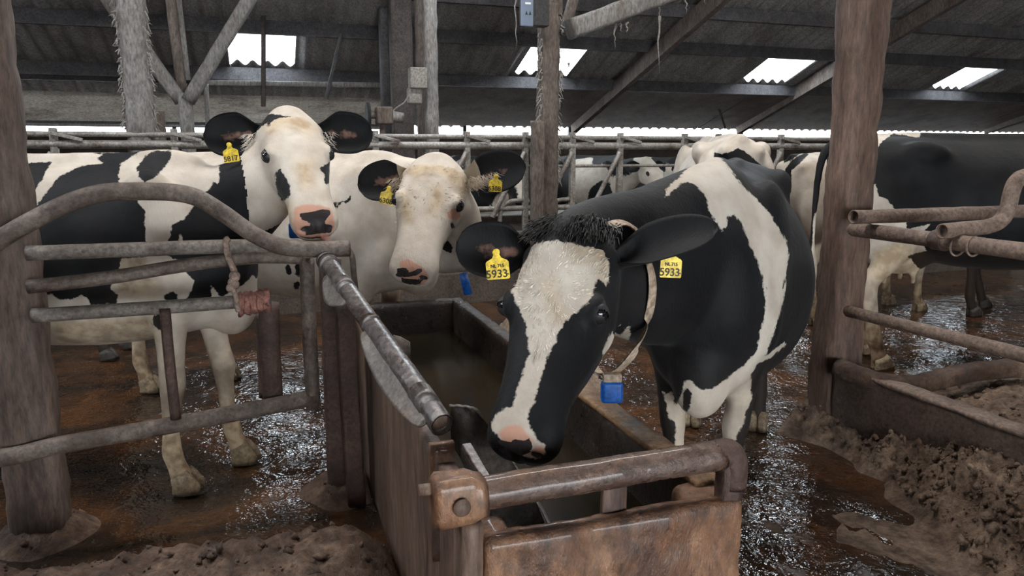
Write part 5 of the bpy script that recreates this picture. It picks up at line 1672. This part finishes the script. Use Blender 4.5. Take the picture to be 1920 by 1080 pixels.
# --- black cow at right
D = Cow('large black cow with white hind leg and tail hanging, behind the thick brown post', (3.33, 5.3), (1, 0.0), 1.12, voxel=0.012, base='black', udder=True, hs=1.1,
        hind=((0.16, 0.02), (0.06, 0)), tail=[(-0.93, 0, 1.39), (-1.0, 0, 1.37), (-1.045, 0, 1.26), (-1.065, -0.01, 1.0), (-1.07, -0.02, 0.75), (-1.06, -0.02, 0.52)], girth=1.02)
D.patch('white', b, [(1560, 240), (1722, 236), (1724, 258), (1675, 250), (1656, 264), (1642, 281), (1620, 284), (1580, 262)])
D.patch('white', b, [(1600, 372), (1622, 352), (1642, 345), (1648, 368), (1662, 372), (1676, 390), (1697, 398), (1700, 430), (1745, 420), (1720, 445), (1738, 470), (1700, 480), (1750, 560), (1680, 600), (1640, 720), (1520, 720), (1515, 560), (1525, 410), (1545, 395)])
D.patch('cream', b, [(1640, 470), (1690, 455), (1740, 480), (1730, 530), (1660, 530), (1630, 520)])
D.patch('dirt', b, [(1640, 470), (1690, 455), (1760, 480), (1770, 540), (1660, 530), (1630, 520)])
D.finish()

# --- cows further back
Ec = Cow('white cow with blue black patches, rump showing between the two black cows', (3.27, 6.95), (0.9, 0.43), 1.03, voxel=0.016, tail=None, girth=1.0,
         head=None)
z = lambda *p: zz(p, 3.485, 1140, 250)
for q in (z((1095, 180), (1130, 110), (1180, 85), (1215, 80), (1210, 105), (1285, 80), (1285, 110), (1200, 170), (1150, 195), (1140, 170)),
          z((1140, 330), (1160, 230), (1200, 180), (1290, 110), (1310, 140), (1250, 200), (1200, 240), (1195, 390), (1150, 380)), z((1065, 260), (1085, 270), (1085, 310), (1065, 300))):
    Ec.patch('black', b, q)
Ec.finish()
Hc = Cow('white and black cow seen from behind over the back of the drinking cow', (1.82, 6.70), (0.10, 0.99), 1.13, voxel=0.014, girth=0.86,
        head=((1.93, 7.62, 1.36), (-0.1, 0.99, 0.0), (0.9, 0.1, -0.42), (0.42, 0.05, 0.9)), hind=((0, 0), (0.05, 0)))
Hc.patch('black', b, z((690, 122), (745, 135), (800, 122), (850, 98), (890, 115), (960, 170), (1030, 240), (1045, 300), (1000, 700), (750, 700), (700, 300)))
Hc.finish(eyes=False)
Fc = Cow('black cow far at right, only its muddy legs showing under the large black cow', (5.15, 7.1), (1, 0.1), 1.0, voxel=0.018, base='black', hind=((0.22, 0), (-0.15, 0)), dirt=1.3)
Fc.patch('white', b, [(1740, 505), (1785, 505), (1780, 560), (1745, 560)])
Fc.finish(eyes=False, hoof='hoof_dark')
Gc = Cow('black cow standing far behind the spotted cow at left, legs in the muck', (-3.6, 5.45), (1, 0.05), 0.95, voxel=0.018, base='black', dirt=0.9)
Gc.finish(eyes=False, hoof='hoof_dark')
fwd_ = W(0, -1, 0)
far = [((4.75, 10.35), (0.18, -1), 1.0, 'black', 'black cow with a white blaze beyond the feed fence, right of the middle post', 11),
       ((5.95, 10.5), (-0.1, -1), 0.98, 'black', 'black and white cow beyond the feed fence, behind the back of the drinking cow', 12),
       ((2.75, 10.0), (0.1, -1), 1.0, 'black', 'black cow beyond the feed fence, seen over the ear of the white cow', 13),
       ((0.9, 10.2), (-0.2, -1), 1.0, 'white', 'pale cow beyond the feed fence, its back showing left of the white cow', 14)]
for (u, v), (hu_, hv_), s_, bs, lab, sd_ in far:
    p = W(u, v, 0); q = W(hu_, hv_, 0)
    X = Cow(lab, (p.x, p.y), (q.x, q.y), s_, voxel=0.018, base=bs, group='cows feeding beyond the fence')
    X.noise_patches(2.2, -0.12 if bs == 'black' else 0.25, sd_)
    X.finish(eyes=False)
